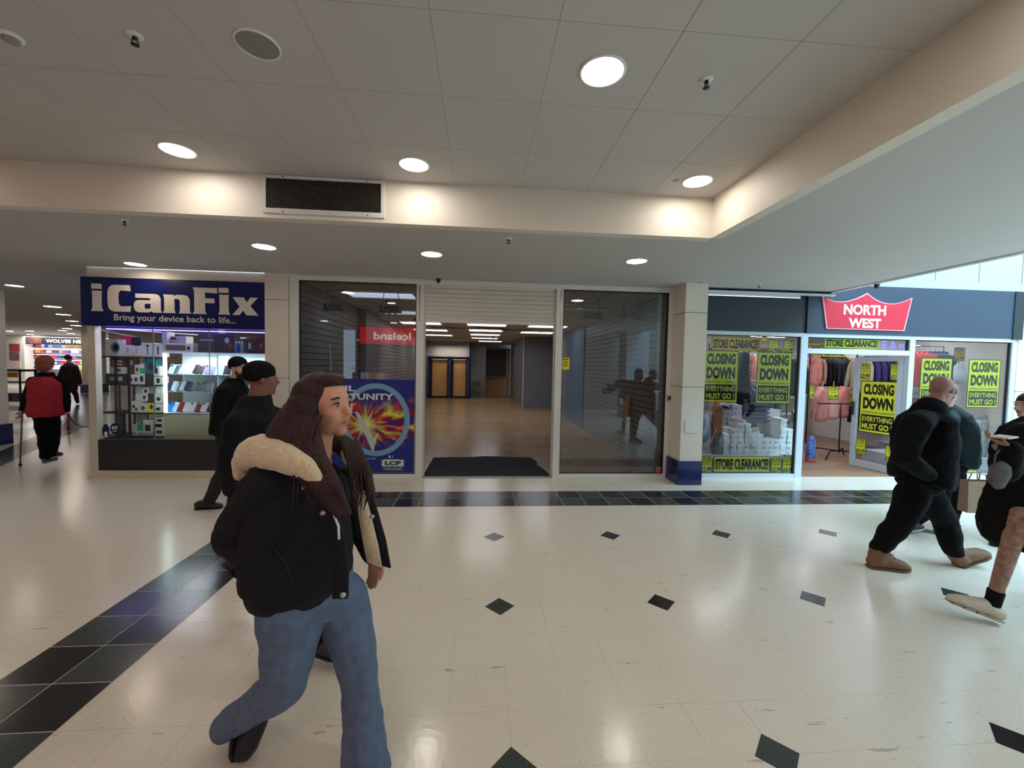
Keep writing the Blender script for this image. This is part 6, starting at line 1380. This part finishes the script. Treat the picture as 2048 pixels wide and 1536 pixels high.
for q in range(3):
    mb = MB(); mb.ell(lerp(PX(1905, 1206, -2.42), PX(1955, 1225, -2.47), q / 2), (.008, .006, .006), seg=10, rings=6); F.put('vent_hole', mb, BLACK, None, 0, sh)
shoe(F, J['anR'], J['toR'], CROC, SOLEW, 1.0, nm='clog')
mb = MB(); mb.ell((-.03, 0, .03), (.105, .088, .10), 0, J['T']); mb.ell((-.07, 0, -.08), (.06, .08, .12), 0, J['T']); F.put('hair', mb, HAIRD, .01, 3)
face_parts(F, J['T'], LASH, IRIS, LIP, SKIN2)
t = thing('grey_cloth_bag', 'small dark grey cloth bag hanging from the dress woman\'s arm', 'bag', tuple(PX(2000, 965, -2.72)))
MB().loft([((0, 0, -.03), (.03, .02), (1, 0, 0)), ((-.02, 0, .02), (.07, .03), (1, 0, 0)), ((0, 0, .07), (.075, .03), (1, 0, 0)), ((.03, 0, .11), (.04, .02), (1, 0, 0))], 18).build('pouch', mat('pouch_grey', (88, 86, 84), .9, noise=(20, .2)), t, True)
MB().tube([(-.05, 0, .12), (-.03, .01, .17), (.0, .015, .20)], .005, 6).build('strap', mat('pouch_grey', (88, 86, 84), .9), t, True)
t = thing('phone_held', 'pale phone held in front by the dress woman', 'phone', tuple(PX(2008, 874, -2.70)), R(20)); o = MB().box((-.075, -.04, -.004), (.075, .04, .006)).build('body', mat('phone_cream', (214, 196, 176), .4), t)
# ---- shopper behind with paper bag
F, J = man('dark-dressed shopper with brown paper bag half hidden at the right edge', 1.6, 170, (2056, 812, -1.25), (2062, 846, -1.25), (2068, 886, -1.25), (2070, 925, -1.25), (2072, 965, -1.25),
    {'L': ((2052, 865, -1.42), (2040, 905, -1.44), (2000, 945, -1.36)), 'R': ((2076, 862, -1.07), (2090, 905, -1.05), (2080, 945, -1.1))},
    {'L': ((2066, 975, -1.33), (2048, 1030, -1.32), (2012, 1078, -1.28), (1980, 1092, -1.26)), 'R': ((2076, 975, -1.17), (2096, 1030, -1.15), (2110, 1076, -1.12), (2085, 1084, -1.12))}, -1.25, hyaw=172)
body(F, J, SKIN2, .95, False, .012, ('L',)); top(F, J, CBLK, .98, 'coat', thick=.035, sleeve=.05); trousers(F, J, CBLK, .95)
for s in 'RL': shoe(F, J['an' + s], J['to' + s], SHOEB, SOLEB, .95)
mb = MB(); mb.ell((-.022, 0, .045), (.108, .090, .10), 0, J['T']); mb.ell((.0, 0, .03), (.085, .088, .07), 0, J['T']); mb.ell((-.07, 0, -.05), (.05, .075, .09), 0, J['T']); F.put('hair', mb, HAIRD, .01, 3)
face_parts(F, J['T'], LASH, IRIS, LIP, SKIN2)
p = PX(1952, 1023, -1.3)
t = thing('paper_bag', 'brown paper carrier bag with dark print carried low at the right', 'bag', tuple(p), R(-6))
w2, h2 = .135, .315
KR = mat('kraft_paper', (150, 124, 98), .8, noise=(6, .08)); MB().add([(-w2, -.05, 0), (w2, -.05, 0), (w2, .05, 0), (-w2, .05, 0), (-w2, -.04, h2), (w2, -.04, h2), (w2, .04, h2), (-w2, .04, h2)], [(0, 3, 2, 1), (0, 1, 5, 4), (1, 2, 6, 5), (2, 3, 7, 6), (3, 0, 4, 7)]).build('paper', KR, t)
for s in (-.04, .04): MB().tube([(-.05, s, h2), (-.04, s * .6, h2 + .07), (.04, s * .6, h2 + .07), (.05, s, h2)], .005, 8).build('handle', KR, t, True)
m = MB(); put_text(m, 'S', .0, .10, .05, .17, -.0505, 0, .02); put_text(m, 'J', .055, .12, .08, .19, -.0495, 0, .02); m.build('print', mat('bag_print', (46, 40, 44), .6), t)
# ---- man with stick and red body warmer
F, J = man('man with ginger hair in a red body warmer walking away with a stick', 1.75, 108, (92, 728, 1.9), (93, 752, 1.9), (94, 778, 1.9), (93, 802, 1.9), (92, 822, 1.9),
    {'L': ((66, 762, 1.86), (54, 795, 1.84), (44, 820, 1.78)), 'R': ((122, 760, 1.94), (133, 795, 1.98), (134, 822, 2.0))},
    {'L': ((83, 832, 1.88), (88, 876, 1.9), (92, 914, 1.9), (97, 925, 2.0)), 'R': ((103, 832, 1.92), (108, 872, 2.0), (102, 908, 1.96), (104, 926, 1.80))}, 1.9, hyaw=100)
GH = mat('hair_ginger', (142, 74, 44), .8, noise=(40, .3), bump=(60, 1.0)); REDV = mat('vest_red', (170, 30, 46), .8, noise=(10, .12), bump=(16, .8))
body(F, J, SKIN2, 1.0, True, .012, ('L',)); trousers(F, J, CBLK, 1.06)
top(F, J, CBLK, 1.0, 'sweater', thick=.015, sleeve=.05); 
mb = MB(); sd = J['side']; mb.loft([(J['pelvis'] - V(0, 0, .08), (.20, .17), sd), (J['pelvis'] - V(0, 0, .02), (.215, .18), sd), (J['waist'], (.21, .18), sd), (J['chest'], (.225, .18), sd), (lerp(J['chest'], J['neck'], .5), (.228, .16), sd), (lerp(J['chest'], J['neck'], .78), (.18, .13), sd), (lerp(J['chest'], J['neck'], .98), (.10, .10), sd)], 24); F.put('body_warmer', mb, REDV, .012, 4, None, .04)
shoe(F, J['anL'], J['anL'] + V(-.04, .20, -.10), mat('shoe_olive', (96, 92, 66), .7), SOLEW, .95, .04, shin=J['knL']); shoe(F, J['anR'], J['anR'] + V(-.03, .2, -.07), SHOEB, SOLEW, .95, .04, shin=J['knR'])
mb = MB(); mb.ell((-.02, 0, .035), (.115, .100, .105), 0, J['T']); mb.ell((-.045, 0, -.03), (.085, .092, .095), 0, J['T']); F.put('hair', mb, GH, .01, 2)
mb = MB(); mb.loft([(J['neck'] - V(0, 0, .04), (.11, .10), sd), (J['neck'] + V(0, 0, .06), (.085, .085), sd)], 20); F.put('collar', mb, CBLK, .01, 3)
t = thing('walking_stick', 'grey metal walking stick with black rubber foot', 'walking stick', tuple(fl(40.5, 932)))
hp = J['wrL'] - Vector(t.location); hp.z -= .05
MB().tube([(0, 0, .03), tuple(hp * .98)], .011, 10).build('shaft', mat('stick_grey', (130, 122, 118), .4, metal=.5), t, True)
MB().lathe([(.02, 0), (.02, .02), (.012, .05)], 14).build('rubber_foot', BLACK, t, True); MB().tube([tuple(hp + V(-.06, -.02, .0)), tuple(hp), tuple(hp + V(.05, .02, .01))], .013, 10).build('handle', BLACK, t, True)
# ---- far shopper
F, J = man('distant shopper in a long dark coat before the news shop', 1.75, 60, (137, 716, 11), (138, 727, 11), (139, 743, 11), (140, 760, 11), (140, 772, 11),
    {'R': ((128, 735, 10.8), (120, 755, 10.8), (118, 768, 10.8)), 'L': ((150, 734, 11.2), (158, 755, 11.2), (160, 768, 11.2))},
    {'R': ((136, 778, 10.9), (134, 792, 10.9), (132, 806, 10.9), (134, 809, 11.1)), 'L': ((146, 778, 11.1), (152, 790, 11.1), (154, 802, 11.1), (157, 806, 11.3))}, 11, hyaw=60)
body(F, J, SKIN2, 1.0, True, .02); top(F, J, mat('coat_brownblack', (46, 36, 34), .9), 1.15, 'coat', thick=.06, sleeve=.06, length=.12, voxel=.02); trousers(F, J, mat('trousers_maroon', (66, 34, 36), .9), 1.0, voxel=.02)
for s in 'RL': shoe(F, J['an' + s], J['to' + s], SHOEB, SOLEB, 1.0)
mb = MB(); mb.ell((-.02, 0, .03), (.105, .09, .10), 0, J['T']); F.put('hair', mb, HAIRD, .015, 2)

# ================================================================ DOWN THE LEFT CORRIDOR, AND OPPOSITE
def Y22(u, v): return Yp(u, v, 22.0)
t = thing('news_shop_sign', 'long black sign of the far shop reading WOLVES NEWS', 'sign', (Y22(55, 680).x, 21.9, 2.44))
sw = Y22(185, 680).x - Y22(55, 680).x
MB().box((0, 0, 0), (sw, .1, .42)).build('board', mat('sign_black', (30, 26, 28), .5), t)
m = MB(); x0 = Y22(95, 681).x - t.location.x; x1 = Y22(165.5, 681).x - t.location.x; L1 = (x1 - x0)
put_text(m, 'WOLVES NE', x0, .10, x0 + L1, .32, -.01, 0, .05, 1.05); put_text(m, 'WS', x0 + L1 + .08, .10, x0 + L1 + .55, .32, -.01, 0, .05); m.build('lettering', WHITEP, t)
MB().box((.05, -.012, .04), (x0 - .2, -.008, .38)).build('picture_panel', mat('sign_red_picture', (110, 62, 58), .6, noise=(6, .5)), t)
struct(MB().box((Y22(45, 700).x, 21.95, 0), (Y22(15, 700).x - 3, 22.0, 2.5)).build('wall_news_left', mat('news_wall', (176, 168, 156), .7)))
cols = [(206, 60, 70), (60, 90, 190), (230, 220, 230), (230, 150, 60), (90, 160, 200), (200, 90, 150), (240, 240, 250), (60, 60, 80), (190, 200, 80)]
t0 = fl(60, 800)
for k, z in enumerate((2.28, 1.95, 1.62, 1.29, .96)):
    xs, xe = Y22(46, 700).x, Y22(172, 700).x
    t = thing('shop_shelf', 'bright stocked shelf in the far news shop, %s from the top' % ORD[k + 1], 'shelf', (xs, 22.4 if k else 22.3, z), 0, 'stocked shelves of the news shop')
    MB().box((0, 0, -.02), (xe - xs, .4, 0)).build('board', WHITEP, t)
    MB().box((0, -.01, .20), (xe - xs, .0, .26) if k < 2 else (xe - xs, .0, .22)).build('light_strip', mat('shelf_light', (255, 255, 255), .5, emit=((214, 226, 255), 4.5 if k < 2 else 1.6)), t)
    x = .03; n = 0
    while x < xe - xs - .2:
        w_ = random.uniform(.12, .34); c = random.choice(cols); h_ = random.uniform(.10, .19)
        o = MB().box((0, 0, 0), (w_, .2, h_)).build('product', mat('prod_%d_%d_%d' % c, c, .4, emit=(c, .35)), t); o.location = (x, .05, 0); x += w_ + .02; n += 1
struct(MB().box((Y22(30, 700).x, 23.2, 0), (-20, 23.3, Z0)).build('wall_news_back', mat('news_back', (200, 190, 200), .6)))
area('news_shop_light', (-24.5, 21.5, 2.9), (6, 2), 160, (.85, .9, 1.0))
for k, (u0, v0, u1, v1, c, l) in enumerate([(25, 688, 44, 702, (150, 60, 60), 'dark red poster top of the far left wall column'), (25, 705, 43, 720, (120, 80, 84), 'dark picture poster in the middle of the far left wall column'), (26, 722, 46, 737, (206, 190, 170), 'pale poster at the bottom of the far left wall column')]):
    a, b = Y22(u0, v1), Y22(u1, v0); o = MB().box((a.x, 21.84, a.z), (b.x, 21.88, b.z)).build('wall_poster', mat('wallposter_%d' % k, c, .5, noise=(3, .3))); tag(o, l, 'poster')
# market stall / counter with yellow panel
p = Yp(36, 810, 11)
t = thing('market_stall', 'dark stall with an orange panel beside the red body warmer man', 'stall', (-16.6, 10.8, 0))
for s in (-.5, .5):
    for y in (-.25, .25): MB().box((s - .02, y - .02, 0), (s + .02, y + .02, 1.25)).build('post', BLACKM, t)
MB().box((-.52, -.27, .78), (.52, .27, .82)).build('counter', BLACK, t); MB().box((-.45, -.29, .98), (.45, -.26, 1.16)).build('orange_panel', mat('stall_orange', (204, 140, 56), .6), t)
MB().box((-.52, -.27, 1.18), (.52, .27, 1.25)).build('top', BLACK, t)
for k in range(3): MB().box((-.4 + k * .28, -.2, .12), (-.18 + k * .28, .15, .40)).build('crate', mat('crate_grey', (96, 92, 94), .7), t)
# red rope barrier by the man
t = thing('red_cable', 'thin dark red cord sagging across the corridor to the kiosk post', 'cord', (0, 0, 0))
MB().tube([Yp(137, 827, 5.2), Yp(142, 838, 5.2), Yp(150, 848, 5.2), Yp(165, 853, 5.2), Yp(181, 855, 5.2)], .012, 8).build('cord', mat('cord_red', (120, 36, 40), .6), t, True)
MB().tube([Yp(137, 827, 5.2), Yp(137, 850, 5.2) , V(Yp(137, 850, 5.2).x, 5.2, .02)], .02, 8).build('post', mat('post_red', (130, 50, 50), .6), t, True)
# supermarket opposite, seen mirrored in the left window
t = thing('supermarket_sign', 'red supermarket sign reading Iceland seen mirrored in the left window', 'sign', (0, -6.88, 2.62))
IB = mat('iceland_red', (214, 30, 34), .4, emit=((214, 30, 34), 2.2)); IW = mat('iceland_white', (250, 245, 240), .4, emit=((250, 245, 240), 2.6))
MB().box((-4.3, -.04, -.24), (-1.7, 0, .34)).build('board', IB, t)
m = MB(); Tm = Matrix.Rotation(PI, 4, 'Z')
# reads correctly when seen from the shops (facing +Y)
vs, fs, asp = text_geo('Iceland', .02); xR, xL = -2.57, -3.82
m.add([(xL + (xR - xL) * (1 - a), .012, -.09 + .27 * b) for a, b in vs], fs); m.build('lettering', IW, t)
for k in range(4):
    t = thing('strip_light', 'strip light inside the supermarket opposite, %s from the kiosk side' % ORD[k + 1], 'ceiling light', (-4.2 + k * 1.3, -7.9, 2.55), 0, 'strip lights of the supermarket opposite')
    MB().box((-.5, -.05, 0), (.5, .05, .05)).build('housing', WHITEP, t); MB().quad([(-.5, -.04, -.002), (-.5, .04, -.002), (.5, .04, -.002), (.5, -.04, -.002)]).build('diffuser', mat('strip_glow', (255, 255, 255), .5, emit=((255, 252, 245), 12)), t)
for k in range(3):
    t = thing('supermarket_shelf', 'stocked supermarket shelf opposite, %s from the kiosk side' % ORD[k + 1], 'shelf', (-4.2 + k * 1.9, -8.4, 0), 0, 'shelves of the supermarket opposite')
    for z in (.3, .7, 1.1, 1.5): MB().box((-.8, -.2, z), (.8, .2, z + .03)).build('board', WHITEP, t)
    for z in (.33, .73, 1.13):
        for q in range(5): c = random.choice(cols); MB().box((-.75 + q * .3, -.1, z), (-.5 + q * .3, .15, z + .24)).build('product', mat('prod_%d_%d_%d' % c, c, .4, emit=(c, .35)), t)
